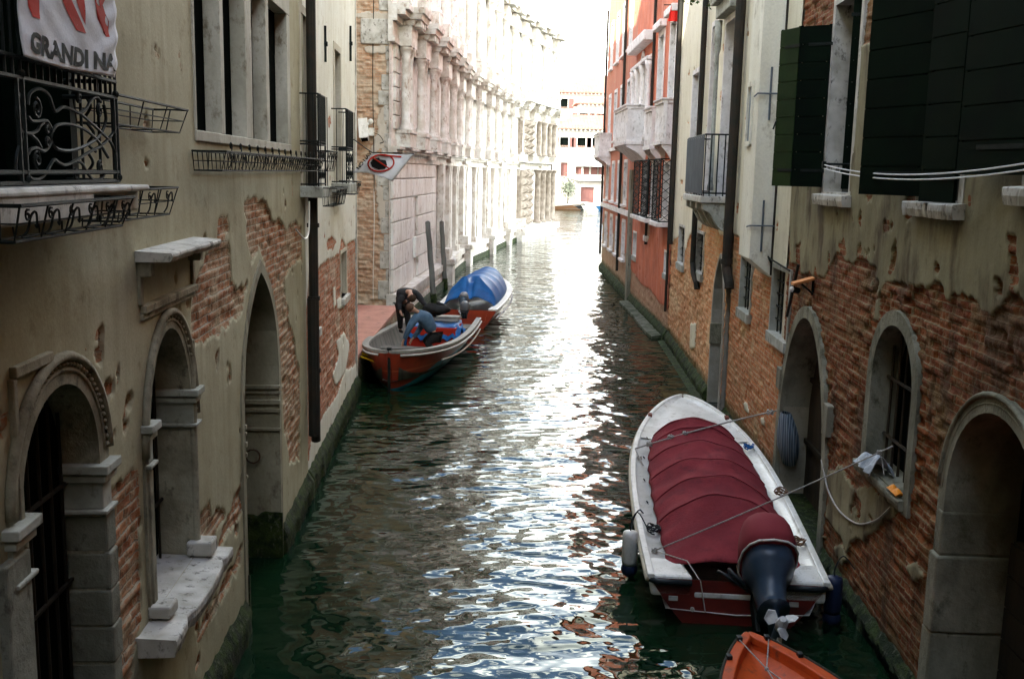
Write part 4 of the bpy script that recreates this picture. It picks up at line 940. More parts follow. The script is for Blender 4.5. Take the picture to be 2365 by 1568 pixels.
column_ = MB(); column_.lathe(WG.P(WG.at(22.45), 0, .16), [(.07,4.7),(.07,4.8),(.05,4.85),(.045,7.6),(.07,7.7),(.08,7.9),(.08,8.3)], 10); column_.build('column', STONE, G, smooth=True)
opsG = [('b', [(-.2,-1), (10.5,-1), (10.5,3.05), (9.5,3.1), (8.0,3.3), (6.6,3.0), (5.8,3.5), (4.2,3.75), (2.0,3.7), (-.2,3.8)]), ('b', [(1.0,3.6),(1.6,4.2),(2.4,4.25),(3.4,4.1),(4.2,3.6)]),
        ('p', WG.z('p', [(700,870),(735,870),(730,1040),(695,1040)]))]
relief_wall('wall', WG, [(0, WG.L, .04)], [(-.6, 9.6, .035), (9.6, 15, .5)], holesG, M_G, G, 1, opsG, .014, .02, 51, .07)
mass(WG, 0, WG.L, 16.5, 10, G, PLAST_W, False, True)
moss_ledge(WG, gG1+.15, WG.L, .28, .08, G, 17)
o_ = .52; bs0, bs1 = WG.at(21.0), WG.at(23.7)
b = MB(); b.wb(WG, bs0-.06, bs1+.06, 4.46, 4.60, 0, o_+.06); b.build('balcony_slab', STONE_W, G, bevel=.02)
for s in (bs0+.1, bs0+1.0, bs0+1.9, bs1-.1):
    b = MB(); prf = [(0,4.45),(o_,4.45),(o_,4.32),(o_*.7,4.25),(o_*.45,4.02),(.12,3.9),(0,3.85)]
    b.prism(prf, lambda p: WG.P(s-.09, p[1], p[0]), lambda p: WG.P(s+.09, p[1], p[0])); b.build('bracket', STONE, G, bevel=.015)
b = MB()
for z in (4.66, 5.85): b.tube([WG.P(bs0, z, 0), WG.P(bs0, z, o_), WG.P(bs1, z, o_), WG.P(bs1, z, 0)], .018, 5)
for o in (.12, .26, .40, o_): b.tube([WG.P(bs0, 4.6, o), WG.P(bs0, 5.85, o)], .014, 5)
for i in range(1, 12): b.tube([WG.P(bs0+(bs1-bs0)*i/11, 4.6, o_), WG.P(bs0+(bs1-bs0)*i/11, 5.85, o_)], .012, 5)
b.build('railing', IRON, G)
sc_ = thing('balcony_screen', 'dark grey fabric screen tied along the front of the balcony', 'screen', WG.P(bs0, 4.6, o_))
MB().wb(WG, bs0+.03, bs1-.02, 4.64, 5.84, o_+.02, o_+.035).build('fabric', mat('grey_fabric', (.075,.085,.095), (.06,.068,.078), 3, .8, .2), sc_)
b = MB()
for i in range(9): b.tube([WG.P(bs0+.1+i*.31, 5.80, o_+.04), WG.P(bs0+.1+i*.31, 5.87, o_), WG.P(bs0+.1+i*.31, 5.82, o_-.03)], .007, 4)
b.build('ties', ROPE, sc_)
q = WG.at(29.9); b = MB(); b.tube([WG.P(q, 15, .1), WG.P(q, 3.0, .1)], .06, 8); b.build('drainpipe', PIPE, G)
q = WG.at(24.9); b = MB(); b.tube([WG.P(q, 15, .12), WG.P(q, 2.9, .12), WG.P(q-.2, 2.65, .12), WG.P(q-.5, 2.45, .08), WG.P(q-.55, 2.3, .06)], .07, 8); b.build('drainpipe', PIPE, G)

# ---- red house
WH = Wall((5.15, 30.5), (5.2, 40.7), -1); WI = Wall((5.2, 40.7), (5.39, 54.0), -1)
M_H = facade('red_plaster_house', (.60,.165,.08), (.40,.10,.045), (.62,.27,.19), (.34,.15,.08), (.42,.22,.12), (.44,.28,.17), (.36,.26,.17), pale=(.45,.6), moss=.3, streak=.7)
M_I = facade('faded_red_plaster_house', (.50,.17,.10), (.42,.14,.08), (.48,.28,.18), (.36,.17,.09), (.42,.24,.14), (.44,.32,.2), (.36,.26,.18), moss=.4, streak=.6)
H_ = thing('red_house', 'coral red house with white stone balconies and iron window cages', 'house', WH.P(4, 0))
holesH = []
def rwin(W, Y0, Y1, z0, z1, parent, holes, fw=.14, m=GLASS, sill=True, kind='rect', zt=None, stone=None):
    s0, s1 = W.at(Y0), W.at(Y1); pr_ = profile(s0, s1, z0, z1, zt, kind)
    part, h = opening(W, pr_, parent, 'window', fw, .22, .05, stone or STONE_WB, m); holes.append(h)
    if sill: MB().wb(W, s0-fw-.05, s1+fw+.05, z0-fw-.1, z0-fw, 0, .16).build('sill', STONE_WB, part, bevel=.01)
    f = MB(); f.wb(W, (s0+s1)/2-.03, (s0+s1)/2+.03, z0, z1, -.21, -.16); f.build('casement', WOOD_D, part)
    return part
def balconette(W, Y0, Y1, z0, z1, o, parent):
    s0, s1 = W.at(Y0), W.at(Y1); b = MB(); b.wb(W, s0-.08, s1+.08, z0-.12, z0, 0, o+.06); b.wb(W, s0-.06, s1+.06, z1-.1, z1, 0, o+.05)
    b.wb(W, s0-.10, s1+.10, z1, z1+.05, 0, o+.09)
    for s in (s0, s1): b.wb(W, s-.06, s+.06, z0, z1-.1, o-.12, o); b.wb(W, s-.02, s+.02, z0, z1-.1, 0, o-.12)
    n = max(3, int((s1-s0)/.22))
    b.wb(W, s0+.06, s1-.06, z0, z1-.1, o-.09, o-.05)
    for i in range(1, n): b.lathe(W.P(s0+(s1-s0)*i/n, 0, o-.02), [(.035,z0),(.06,z0+.2),(.03,z0+(z1-z0)*.6),(.05,z1-.12)], 6)
    p = b.build('balcony', STONE_WB, parent)
    for s in (s0+.02, s1-.02):
        c = MB(); c.prism([(0,z0-.12),(o,z0-.12),(o,z0-.2),(o*.6,z0-.34),(.08,z0-.55),(0,z0-.6)], lambda q: W.P(s-.06, q[1], q[0]), lambda q: W.P(s+.06, q[1], q[0])); c.build('bracket', STONE_WB, p)
    return p
def cage(W, Y0, Y1, z0, z1, o, part):
    s0, s1 = W.at(Y0), W.at(Y1); g = MB()
    for s in (s0, s1):
        for q in (.04, o): g.tube([W.P(s, z0, q), W.P(s, z1, q)], .022, 4)
    for z in (z0, z1): g.tube([W.P(s0, z, 0), W.P(s0, z, o), W.P(s1, z, o), W.P(s1, z, 0)], .02, 4)
    n = 7; H = (z1-z0)
    for i in range(n):
        za, zb_ = z0+H*i/n, z0+H*(i+1)/n
        for s in (s0, s1): g.tube([W.P(s, za, 0), W.P(s, zb_, o)], .012, 4); g.tube([W.P(s, zb_, 0), W.P(s, za, o)], .012, 4)
        g.tube([W.P(s0, za, o), W.P(s1, zb_, o)], .012, 4); g.tube([W.P(s0, zb_, o), W.P(s1, za, o)], .012, 4)
    for i in range(1, 8): g.tube([W.P(s0+(s1-s0)*i/8, z0, o), W.P(s0+(s1-s0)*i/8, z1, o)], .01, 4)
    g.build('window_cage', IRON, part)
for Y0, Y1 in ((31.3, 32.3), (34.0, 35.0), (36.2, 37.3)):
    p = rwin(WH, Y0, Y1, 3.75, 5.35, H_, holesH, .10); cage(WH, Y0-.25, Y1+.25, 3.6, 5.5, .34, p)
    MB().wb(WH, WH.at(Y0)-.35, WH.at(Y1)+.35, 3.44, 3.58, 0, .42).build('sill', STONE_WB, p, bevel=.015)
for Y0, Y1, z0, z1 in ((31.2, 32.2, 6.5, 9.6), (33.6, 34.6, 6.4, 9.5), (31.2, 32.2, 11.6, 14.2), (33.6, 34.6, 11.6, 14.2)):
    p = rwin(WH, Y0, Y1, z0, z1, H_, holesH, .18, sill=False)
    if z0 < 7: balconette(WH, Y0-.25, Y1+.25, z0-.45, z0+.75, .36, H_); MB().wb(WH, WH.at(Y0)-.3, WH.at(Y1)+.3, z1+.2, z1+.42, 0, .25).build('cornice', STONE_WB, p, bevel=.02)
for Y0, Y1, z1, k in ((36.6, 37.7, 9.0, 0), (38.2, 39.3, 9.0, 1), (39.7, 40.5, 9.0, 0)):
    p = rwin(WH, Y0, Y1, 6.25, z1 if not k else z1-.5, H_, holesH, .2, sill=False, kind='round' if k else 'rect', zt=z1+.35)
for Y in (36.3, 37.95, 39.5, 40.65):
    b = MB(); b.lathe(WH.P(WH.at(Y), 0, .12), [(.14,6.2),(.14,6.4),(.1,6.45),(.09,8.6),(.14,8.75),(.17,8.95)], 8); b.build('column', STONE_WB, H_, smooth=True)
MB().wb(WH, WH.at(36), WH.at(40.8), 9.6, 9.95, 0, .4).build('cornice', STONE_WB, H_, bevel=.03)
MB().wb(WH, WH.at(36.1), WH.at(40.8), 8.97, 9.1, 0, .25).build('cornice', STONE_WB, H_, bevel=.02)
balconette(WH, 37.0, 41.0, 6.2, 7.45, .74, H_)
b = MB(); b.hexa([WH.P(WH.at(37), 5.5, 0), WH.P(WH.at(40.9), 5.5, 0), WH.P(WH.at(40.9), 5.52, .05), WH.P(WH.at(37), 5.52, .05), WH.P(WH.at(36.95), 6.08, 0), WH.P(WH.at(41), 6.08, 0), WH.P(WH.at(41), 6.08, .7), WH.P(WH.at(36.95), 6.08, .7)]); b.build('corbel', STONE_WB, H_, bevel=.04)
small_win(WH, 'p', 520, 548, 385, 535, H_, holesH, .07, .10, .2, m=GLASS, bars_=0, stone=STONE_WB)
small_win(WH, 'p', 305, 328, 250, 410, H_, holesH, .07, .12, .2, bars_=0, stone=STONE_WB)
q = WH.z('p', [(400, 290)])[0]; MB().wb(WH, q[0]-.3, q[0]+.3, q[1]-.1, q[1]+.1, 0, .12).build('stone_block', STONE_WB, H_, bevel=.02)
opsH = [('b', [(-.3,-1),(10.6,-1),(10.6,1.35),(8.0,1.2),(6,1.05),(4,1.15),(2,.95),(.8,1.0),(-.3,.9)]), ('b', [(4.6,2.9),(5.2,2.7),(5.4,3.5),(4.9,3.6)])]
relief_wall('wall', WH, [(0, WH.L, .07)], [(-.6, 12, .06), (12, 16, .5)], holesH, M_H, H_, 1, opsH, .014, .02, 61, .08)
mass(WH, 0, WH.L, 16, 10, H_, mat('red_render', (.45,.14,.09)), False, True)
b = MB(); b.wb(WH, WH.at(40.0), WH.L, -.6, 5.2, 0, .14); b.build('pilaster', STE, H_, bevel=.02)
b = MB(); b.tube([WH.P(.12, 15, .08), WH.P(.12, .9, .08)], .04, 8); b.build('drainpipe', PIPE, H_)
b = MB(); b.tube([WH.P(WH.at(35.6), 15, .08), WH.P(WH.at(35.6), 2.6, .08)], .05, 8); b.build('drainpipe', PIPE, H_)
moss_ledge(WH, 0, WH.L, .3, .1, H_, 19)
rock_slab(WH, WH.at(30.9), WH.at(39.6), -.3, .12, .05, .46, 31, .06, 60, .04).build('ledge', mat('mossy_stone', (.10,.10,.07), (.03,.04,.015), 3, .85, .8, 14, dirt=(.22,.21,.18)), H_)
rock_slab(WG, .5, WG.L, -.3, .03, .1, .42, 33, .08, 60, .05).build('ledge', MOSS, G)
cl = thing('hanging_cloth', 'small bright red cloth hanging from a rod high on the red house', 'cloth', WH.P(.5, 9, .4))
q = aty(1568, 25, 31.0); MB().tube([WH.P(WH.at(31), q.z+.15, 0), Vector((q.x-.45, 31, q.z+.15))], .015, 5).build('rod', IRON, cl)
b = grid_mb(6, 8, lambda u, v: Vector((q.x-.15+(u-.5)*(.18+.16*v), 31-.05+.03*math.sin(u*9), q.z+.13-.45*v))); o = b.build('cloth', mat('red_cloth', (.75,.03,.02)), cl); o.modifiers.new('s', 'SOLIDIFY').thickness = .01
# faded red house at the canal's mouth
I_ = thing('red_house', 'faded brownish red corner house where the small canal meets the wide one', 'house', WI.P(5, 0))
holesI = []
for Y in (42.6, 45.4, 48.2, 51.2):
    for z0, z1 in ((1.6, 3.0), (3.9, 5.5), (6.7, 8.8), (10.3, 12.3)): rwin(WI, Y, Y+1.0, z0, z1, I_, holesI, .14, sill=True)
opsI = [('b', [(-.3,-1),(14,-1),(14,2.2),(11,2.9),(9,1.8),(6,2.6),(3,1.9),(-.3,1.6)]), ('b', [(2,3.3),(5,3.4),(5.5,4.8),(3,4.4)])]
relief_wall('wall', WI, [(0, WI.L, .09)], [(-.6, 15.5, .07)], holesI, M_I, I_, 1, opsI, .016, .02, 71, .1)
mass(WI, 0, WI.L, 15.5, 10, I_, mat('brown_red_render', (.40,.17,.11)), False, True)
moss_ledge(WI, 0, WI.L, .3, .12, I_, 23)
for s in (WI.at(44.6), WI.L-.15): b = MB(); b.tube([WI.P(s, 13.3, .1), WI.P(s, .8, .1)], .06, 8); b.build('drainpipe', PIPE, I_)
b = MB(); b.wb(WI, 0, WI.L+.05, 3.35, 3.55, 0, .16); b.build('string_course', STONE_WB, I_); b = MB(); b.wb(WI, 0, WI.L+.05, 6.1, 6.25, 0, .14); b.build('string_course', STONE_WB, I_)
balconette(WI, 50.4, 53.4, 5.95, 6.95, .6, I_)
# ================================================================== ACROSS THE WIDE CANAL
FW = mat('pale_far_wall', (.42,.38,.34), (.37,.33,.30), .6, .9, .1, 3)
FP = mat('pink_far_wall', (.42,.29,.25), (.38,.26,.22), .6, .9, .1, 3)
FO = mat('ochre_far_wall', (.38,.30,.2), (.34,.27,.18), .6, .9, .1, 3)
CLAYF = mat('pale_roof_tile', (.38,.18,.13), (.30,.145,.105), .8, .9, .2, 4)
SHR = mat('red_brown_shutter', (.16,.07,.06), None, 3, .8, .1)
def far_house(label, x0, x1, y, dep, h, wm, wins, name='canal_palace', roofh=1.8, hip=2.0, z0=-1):
    W = Wall((x0, y), (x1, y), 1); W.n = Vector((0,-1,0))
    t = thing(name, label, 'house', ((x0+x1)/2, y, 0))
    b = MB(); L_ = x1-x0; holes = sorted(wins); ss = sorted({0, L_}|{a for w_ in wins for a in (w_[0], w_[0]+w_[2])}); zz = sorted({z0, h}|{a for w_ in wins for a in (w_[1], w_[1]+w_[3])})
    for i in range(len(ss)-1):
        for j in range(len(zz)-1):
            a, c, e, g = ss[i], ss[i+1], zz[j], zz[j+1]; ms, mz = (a+c)/2, (e+g)/2
            if any(w_[0] < ms < w_[0]+w_[2] and w_[1] < mz < w_[1]+w_[3] for w_ in wins): continue
            b.add([W.P(a,e), W.P(c,e), W.P(c,g), W.P(a,g)], [(0,1,2,3)])
    b.wb(W, 0, L_, z0, h-.02, -dep, -.4); b.wb(W, 0, L_, h-.3, h-.001, -.4, -.01); b.wb(W, 0, .2, z0, h-.3, -.41, -.01); b.wb(W, L_-.2, L_, z0, h-.3, -.41, -.01)
    b.build('wall', wm, t)
    for s, z, w_, hh, kind in wins:
        p = MB().wb(W, s-.02, s+w_+.02, z-.02, z+hh+.02, -.30, -.25).build('window', DARK if kind != 'r' else SHR, t)
        f = MB()
        for a, c, e, g in ((s-.15, s, z-.1, z+hh+.15), (s+w_, s+w_+.15, z-.1, z+hh+.15), (s, s+w_, z+hh, z+hh+.15), (s, s+w_, z-.14, z)): f.wb(W, a, c, e, g, -.25, .08)
        f.build('frame', STONE_W, p)
        if kind == 's':
            for a in (s-.16-w_*.5, s+w_+.16): MB().wb(W, a, a+w_*.5, z, z+hh, .03, .09).build('shutter', SHR, p)
            fl = MB(); 
            for i in range(5): fl.ball(W.P(s+w_*(i+.5)/5, z+.08, .16), .14, 6, 4)
            fl.build('flower_box', mat('muted_flowers', (.14,.13,.09), (.22,.10,.09), 9, .8, .1), p)  # muted brown-green mixed with dull red
    r = MB(); e = .5
    r.add([W.P(-e,h,e), W.P(L_+e,h,e), W.P(L_+e,h,-dep-e), W.P(-e,h,-dep-e), W.P(hip,h+roofh,-dep/2), W.P(L_-hip,h+roofh,-dep/2), W.P(-e,h-.15,e), W.P(L_+e,h-.15,e), W.P(L_+e,h-.15,-dep-e), W.P(-e,h-.15,-dep-e)],
          [(0,1,5,4),(1,2,5),(2,3,4,5),(3,0,4),(6,7,1,0),(7,8,2,1),(8,9,3,2),(9,6,0,3),(6,9,8,7)])
    n = int(L_/.45)
    for i in range(n): a = L_*(i+.5)/n; k = min(1, min(a, L_-a)/max(.1, hip)); r.tube([W.P(a, h+.03, e), W.P(a, h+.03+roofh*k, e+(-dep/2-e)*k)], .06, 4)
    r.build('roof', CLAYF, t)
    b = MB(); 
    for i in range(int(L_/.6)): b.wb(W, .2+i*.6, .38+i*.6, h-.42, h-.16, 0, .35)
    b.wb(W, 0, L_, h-.5, h-.43, 0, .12); b.build('cornice', STONE_W, t)
    return t, W
def fx(px, py, Y): p = aty(px, py, Y); return p.x, p.z
YF = 146
X0 = fx(1276, 400, YF)[0]; zr_ = lambda y, Y=YF: fx(1330, y, Y)[1]
X1 = X0+13
wn_ = []
for x in (1303, 1343, 1378): a = fx(x, 330, YF)[0]-X0; wn_.append((a-.6, zr_(340), 1.2, zr_(318)-zr_(340), 's'))
a = fx(1303, 390, YF)[0]-X0; wn_.append((a-.5, zr_(408), 1.0, zr_(376)-zr_(408), 'r'))
for x in (1337, 1353, 1372, 1390): a = fx(x, 390, YF)[0]-X0; wn_.append((a-.45, zr_(403), .95, zr_(385)-zr_(403), 'r'))
a = fx(1357, 450, YF)[0]-X0; wn_.append((a-1.0, .9, 1.9, zr_(432)-.9, 'r'))
T, W = far_house('white palace across the wide canal with red shutters, awning and stone balcony', X0, X1, YF, 12, zr_(296), FW, wn_, 'canal_palace', 2.2, 2.5)
a0_ = fx(1326, 400, YF)[0]-X0; a1_ = a0_+6
b = MB(); b.wb(W, a0_, a1_, zr_(417), zr_(414), 0, 1.0); b.wb(W, a0_, a1_, zr_(405.5), zr_(404), .9, 1.05)
for i in range(22): b.lathe(W.P(a0_+.1+i*.27, 0, .95), [(.05,zr_(414)),(.09,zr_(411)),(.05,zr_(407)),(.06,zr_(405))], 5)
b.build('balcony', STONE_W, T)
b = MB(); b.hexa([W.P(a0_,zr_(384),1.6), W.P(a1_,zr_(384),1.6), W.P(a1_,zr_(384)+.06,1.62), W.P(a0_,zr_(384)+.06,1.62), W.P(a0_,zr_(364),0), W.P(a1_,zr_(364),0), W.P(a1_,zr_(364)+.08,.03), W.P(a0_,zr_(364)+.08,.03)])
b.build('awning', mat('white_canvas', (.8,.79,.76)), T)
YG = 152
xg0 = fx(1336, 250, YG)[0]; zg = lambda y: fx(1345, y, YG)[1]
wd_ = [(fx(x, 270, YG)[0]-xg0-.7, zg(279), 1.4, zg(262)-zg(279), 's') for x in (1347, 1388)]
far_house('small white attic house rising above the terracotta roof of the palace', xg0, xg0+7, YG, 6, zg(238), FW, wd_, 'attic_house', 1.0, 3.4, zg(300))
YH = 166
xh0 = fx(1284, 230, YH)[0]; zh = lambda y: fx(1300, y, YH)[1]
far_house('tall pink house behind the white palace with a wide terracotta hip roof', xh0, xh0+18, YH, 14, zh(212), FP, [(fx(1287, 240, YH)[0]-xh0+.2, zh(250), 1.5, zh(228)-zh(250), 's'), (6.5, zh(250), 1.5, 1.6, 's')], 'pink_house', 3.2, 6)
far_house('ochre canal palace further left across the wide canal', X0-15, X0-.3, YF+1, 12, 13, FO, [(1.5+i*2.6, z, 1.1, 1.9, 's') for i in range(5) for z in (2.5, 6.2, 9.8)], 'canal_palace')
far_house('long rose canal palace further right across the wide canal', X1+.3, X1+22, YF+.5, 12, 14.5, FP, [(1.5+i*2.8, z, 1.2, 2.0, 's') for i in range(7) for z in (2.5, 6.5, 10.5)], 'canal_palace')
q = MB(); q.box((X0+4, YF+5, 0), (70, 13.5, 1.5)); tag(q.build('quay', STONE), kind='structure')
tr = thing('small_tree', 'slender green tree in front of the white palace across the wide canal', 'tree', (fx(1310, 480, YF-1)[0], YF-1, .7))
x = fx(1310, 480, YF-1)[0]; MB().tube([(x,YF-1,.7),(x+.1,YF-1,2.2),(x-.05,YF-1,3.6)], [.09,.07,.03], 6).build('trunk', WOOD_D, tr)
b = MB(); rnd = random.Random(3)
for i in range(420):
    c = Vector((x+rnd.gauss(0,.55), YF-1+rnd.gauss(0,.5), 3.1+rnd.gauss(0,.75))); d = Vector((rnd.gauss(0,1), rnd.gauss(0,1), rnd.gauss(0,1))).normalized()*.16; e = d.orthogonal().normalized()*.1
    b.add([c-d, c+e, c+d, c-e], [(0,1,2,3)])
b.build('crown', mat('hazy_leaf', (.12,.14,.09), (.16,.17,.12), 6, .8, .1), tr)  # leaf green paled, so the distance haze sits in its colour

# ================================================================== BOATS
def hull_fn(Lh, B, zs, zb, fst=.86, tm=.42, p=2.3, q=1.5, fl=.80, dr=.25, rake=.5, bw=.0):
    def hb(t):
        if t < tm: u = t/tm; return B/2*(fst+(1-fst)*math.sin(u*math.pi/2))
        return B/2*max(bw, (1-((t-tm)/(1-tm))**p))**(1/q) if t < 1 else B/2*bw**(1/q) if bw else 0
    def sh(t): return zs+(zb-zs)*max(0, t)**2.2
    def pt(t, k, side, inset=0, up=0):
        """k 1 at the gunwale, 0 at the keel"""
        w_ = max(0, hb(t)-inset); z = -dr+(sh(t)+dr)*k
        x = w_*(fl+(1-fl)*k)*(k**.33 if k > 0 else 0); y = Lh*t-rake*(1-k)**1.3*t**3
        return Vector((side*x, y, z+up))
    return hb, sh, pt
def boat_hull(root, fn, Lh, m_hull, m_top, rim=.10, floor=.12, deck=None, rub=None, nt=34, hull_name='hull', topin=.0, rimh=.05):
    hb, sh, pt = fn; ts = [1-(1-i/nt)**1.35 for i in range(nt+1)]; ts[-1] = .9995
    ks = [0, .12, .3, .5, .68, .84, 1]
    b = MB(); rings = [[pt(t, k, -1) for k in ks[::-1]]+[pt(t, k, 1) for k in ks[1:]] for t in ts]
    b.loft(rings, closed=False); n = len(rings[0]); b.f.append(tuple(range(n))[::-1]); b.f.append(tuple(range(len(b.v)-n, len(b.v))))
    o = b.build(hull_name, m_hull, root, smooth=True, local=True); o.data.polygons.foreach_set('use_smooth', [len(p.vertices) == 4 for p in o.data.polygons])
    r = MB()
    r.loft([[pt(t, 1, s, -.025, -.03), pt(t, 1, s, -.03, rimh), pt(t, 1, s, rim, rimh), pt(t, 1, s, rim+.01, -.02)] for s in (1,) for t in ts]); r.loft([[pt(t, 1, s, -.025, -.03), pt(t, 1, s, -.03, rimh), pt(t, 1, s, rim, rimh), pt(t, 1, s, rim+.01, -.02)] for s in (-1,) for t in ts])
    r.build('gunwale', m_top, root, smooth=False, local=True, bevel=.012)
    i_ = MB(); rg = []
    for t in ts[:-2]:
        w_ = max(.02, hb(t)-rim-.005); y = Lh*t; z = sh(t)
        rg.append([Vector((-w_, y, z)), Vector((-w_*.86, y-.02, floor+.02)), Vector((0, y-.03, floor-.02)), Vector((w_*.86, y-.02, floor+.02)), Vector((w_, y, z))])
    i_.loft(rg, closed=False); i_.build('inner_lining', deck or m_top, root, smooth=True, local=True)
    return ts
def place(root, stern, bow):
    v = Vector((bow[0]-stern[0], bow[1]-stern[1])); root.location = (stern[0], stern[1], 0); root.rotation_euler = (0, 0, math.atan2(-v.x, v.y)); return v.length
def world(root, p):
    c, s = math.cos(root.rotation_euler.z), math.sin(root.rotation_euler.z); return Vector((root.location.x+c*p[0]-s*p[1], root.location.y+s*p[0]+c*p[1], root.location.z+p[2]))
def towards(root, W_):
    d = W_-Vector(root.location); c, s = math.cos(root.rotation_euler.z), math.sin(root.rotation_euler.z); return Vector((c*d.x+s*d.y, -s*d.x+c*d.y, d.z))
def outboard(root, x, y, z, m_cowl, trim=True, tilt=20, s=1.0, m_leg=None, lk=1.0):
    """outboard motor hung on the transom; local -y is aft"""
    T = Matrix.Translation((x, y, z)) @ Matrix.Rotation(R(-tilt), 4, 'X') @ Matrix.Scale(s, 4)
    mm = MB(); pf_ = [(0,.16),(.05,.27),(.20,.33),(.36,.33),(.50,.29),(.60,.20),(.645,.05)]
    def ring_(w_, z_, l0, l1, n=16):
        z_ = z_*(lk if z_ < 0 else 1)
        return [T @ Vector((w_*math.copysign(abs(math.cos(2*math.pi*k/n))**.75, math.cos(2*math.pi*k/n)), (l0+l1)/2+(l1-l0)/2*math.copysign(abs(math.sin(2*math.pi*k/n))**.8, math.sin(2*math.pi*k/n)), z_)) for k in range(n)]
    leg = MB(); leg.loft([ring_(.235,.14,-.66,.02), ring_(.225,.02,-.62,.0), ring_(.15,-.12,-.50,-.06), ring_(.13,-.40,-.46,-.10), ring_(.12,-.52,-.50,-.10), ring_(.14,-.56,-.56,-.06), ring_(.05,-.58,-.46,-.14), ring_(.045,-.90,-.44,-.16)])
    root_m = leg.build('outboard_motor', m_leg, root, smooth=True, local=True)
    c = MB(); c.loft([ring_(.255,.13,-.70,.05), ring_(.26,.24,-.71,.05), ring_(.245,.40,-.66,.03), ring_(.21,.52,-.58,-.02), ring_(.14,.60,-.48,-.10), ring_(.03,.625,-.36,-.2)]); c.build('cowl', m_cowl, root_m, smooth=True, local=True)
    if trim: c = MB(); c.tube(ring_(.262,.135,-.712,.058), .014, 6, True); c.build('trim_band', WHITE, root_m, smooth=True, local=True)
    c = MB()
    for sx in (-.11, .11): c.hexa([T @ Vector(q) for q in ((sx-.02,-.12,-.45),(sx+.02,-.12,-.45),(sx+.02,.02,-.42),(sx-.02,.02,-.42),(sx-.02,-.10,.05),(sx+.02,-.10,.05),(sx+.02,.08,.02),(sx-.02,.08,.02))])
    c.tube([T @ Vector((-.13,-.02,.03)), T @ Vector((.13,-.02,.03))], .03, 8); c.build('clamp_bracket', IRON, root_m, local=True)
    c = MB(); c.loft([ring_(.02+.07*k, -.86-.09*a, -.30-.3*b_, -.30+.28*b_, 10) for a, k, b_ in ((0,.2,.6),(.6,.35,.9),(1.4,.3,.95),(2.0,.12,.7))]); c.build('gearcase', m_leg, root_m, smooth=True, local=True)
    pr = MB(); hc = Vector((0,-.62,-.97*lk)); pr.loft([[T @ (hc+Vector((r_*math.cos(a), dy, r_*math.sin(a)))) for a in np.linspace(0, 2*math.pi, 9)[:-1]] for r_, dy in ((.05,.08),(.055,0),(.03,-.07))])
    for k in range(3):
        a = 2*math.pi*k/3+.5; e = Vector((math.cos(a), 0, math.sin(a))); f = Vector((-math.sin(a), 0, math.cos(a)))
        q = [hc+e*.04+f*.02, hc+e*.09+f*.055+Vector((0,.04,0)), hc+e*.145+f*.03+Vector((0,.03,0)), hc+e*.145-f*.03-Vector((0,.03,0)), hc+e*.09-f*.05-Vector((0,.04,0)), hc+e*.04-f*.02]
        pr.prism([T @ v for v in q], lambda v: v, lambda v: v+Vector((0,.012,.004)))
    pr.build('propeller', mat('worn_white_metal', (.62,.62,.60), (.4,.4,.4), 8, .45, .1), root_m, local=True)
    fin = MB(); fin.hexa([T @ Vector(q) for q in ((-.015,-.42,-1.26*lk),(.015,-.42,-1.26*lk),(.015,-.26,-1.26*lk),(-.015,-.26,-1.26*lk),(-.02,-.46,-1.02*lk),(.02,-.46,-1.02*lk),(.02,-.2,-1.02*lk),(-.02,-.2,-1.02*lk))]); fin.build('skeg', mat('worn_white_metal2', (.62,.62,.60)), root_m, local=True)
    return root_m, T
HULL_R = mat('dark_red_hull', (.16,.018,.012), (.11,.015,.012), 3, .4, .1, 30, spec=.5)
MAROON = mat('maroon_canvas', (.23,.034,.040), (.16,.022,.028), 1.6, .9, .55, 26, dirt=(.12,.02,.025), dist=.02, spec=.12)
# ---- white launch with maroon cover
wb_ = thing('motorboat', 'white open motorboat moored on the right under a ribbed maroon cover', 'motorboat')
Lw = place(wb_, (2.74, 10.72), (3.42, 18.25))
fnW = hull_fn(Lw, 2.12, .52, .98, .93, .40, 2.35, 1.55, .84, .25, .5)
hb, sh, pt = fnW
boat_hull(wb_, fnW, Lw, HULL_R, WHITE, .05, .15, WHITE, rimh=.045)
tsW = [i/40 for i in range(41)]
def inner(t): return max(.0, hb(t)-.29)
d = MB()
for s in (-1, 1):
    d.loft([[Vector((s*max(.0,(hb(t)-.045)), Lw*t, sh(t)+.035)), Vector((s*max(0,(hb(t)-.075)), Lw*t, sh(t)-.005)), Vector((s*inner(t), Lw*t, sh(t)+.0)), Vector((s*inner(t), Lw*t, sh(t)-.07))] for t in [.07+.68*i/30 for i in range(31)]], closed=False)
d.loft([[Vector((x*(hb(t)-.05 if abs(x) > .9 else hb(t)-.06), Lw*t-.0, sh(t)+(.03 if abs(x) > .9 else -.01+.05*(1-x*x)*min(1, max(0, (.97-t)/.14))))) for x in np.linspace(-1, 1, 11)] for t in [.70+.295*i/16 for i in range(17)]], closed=False)
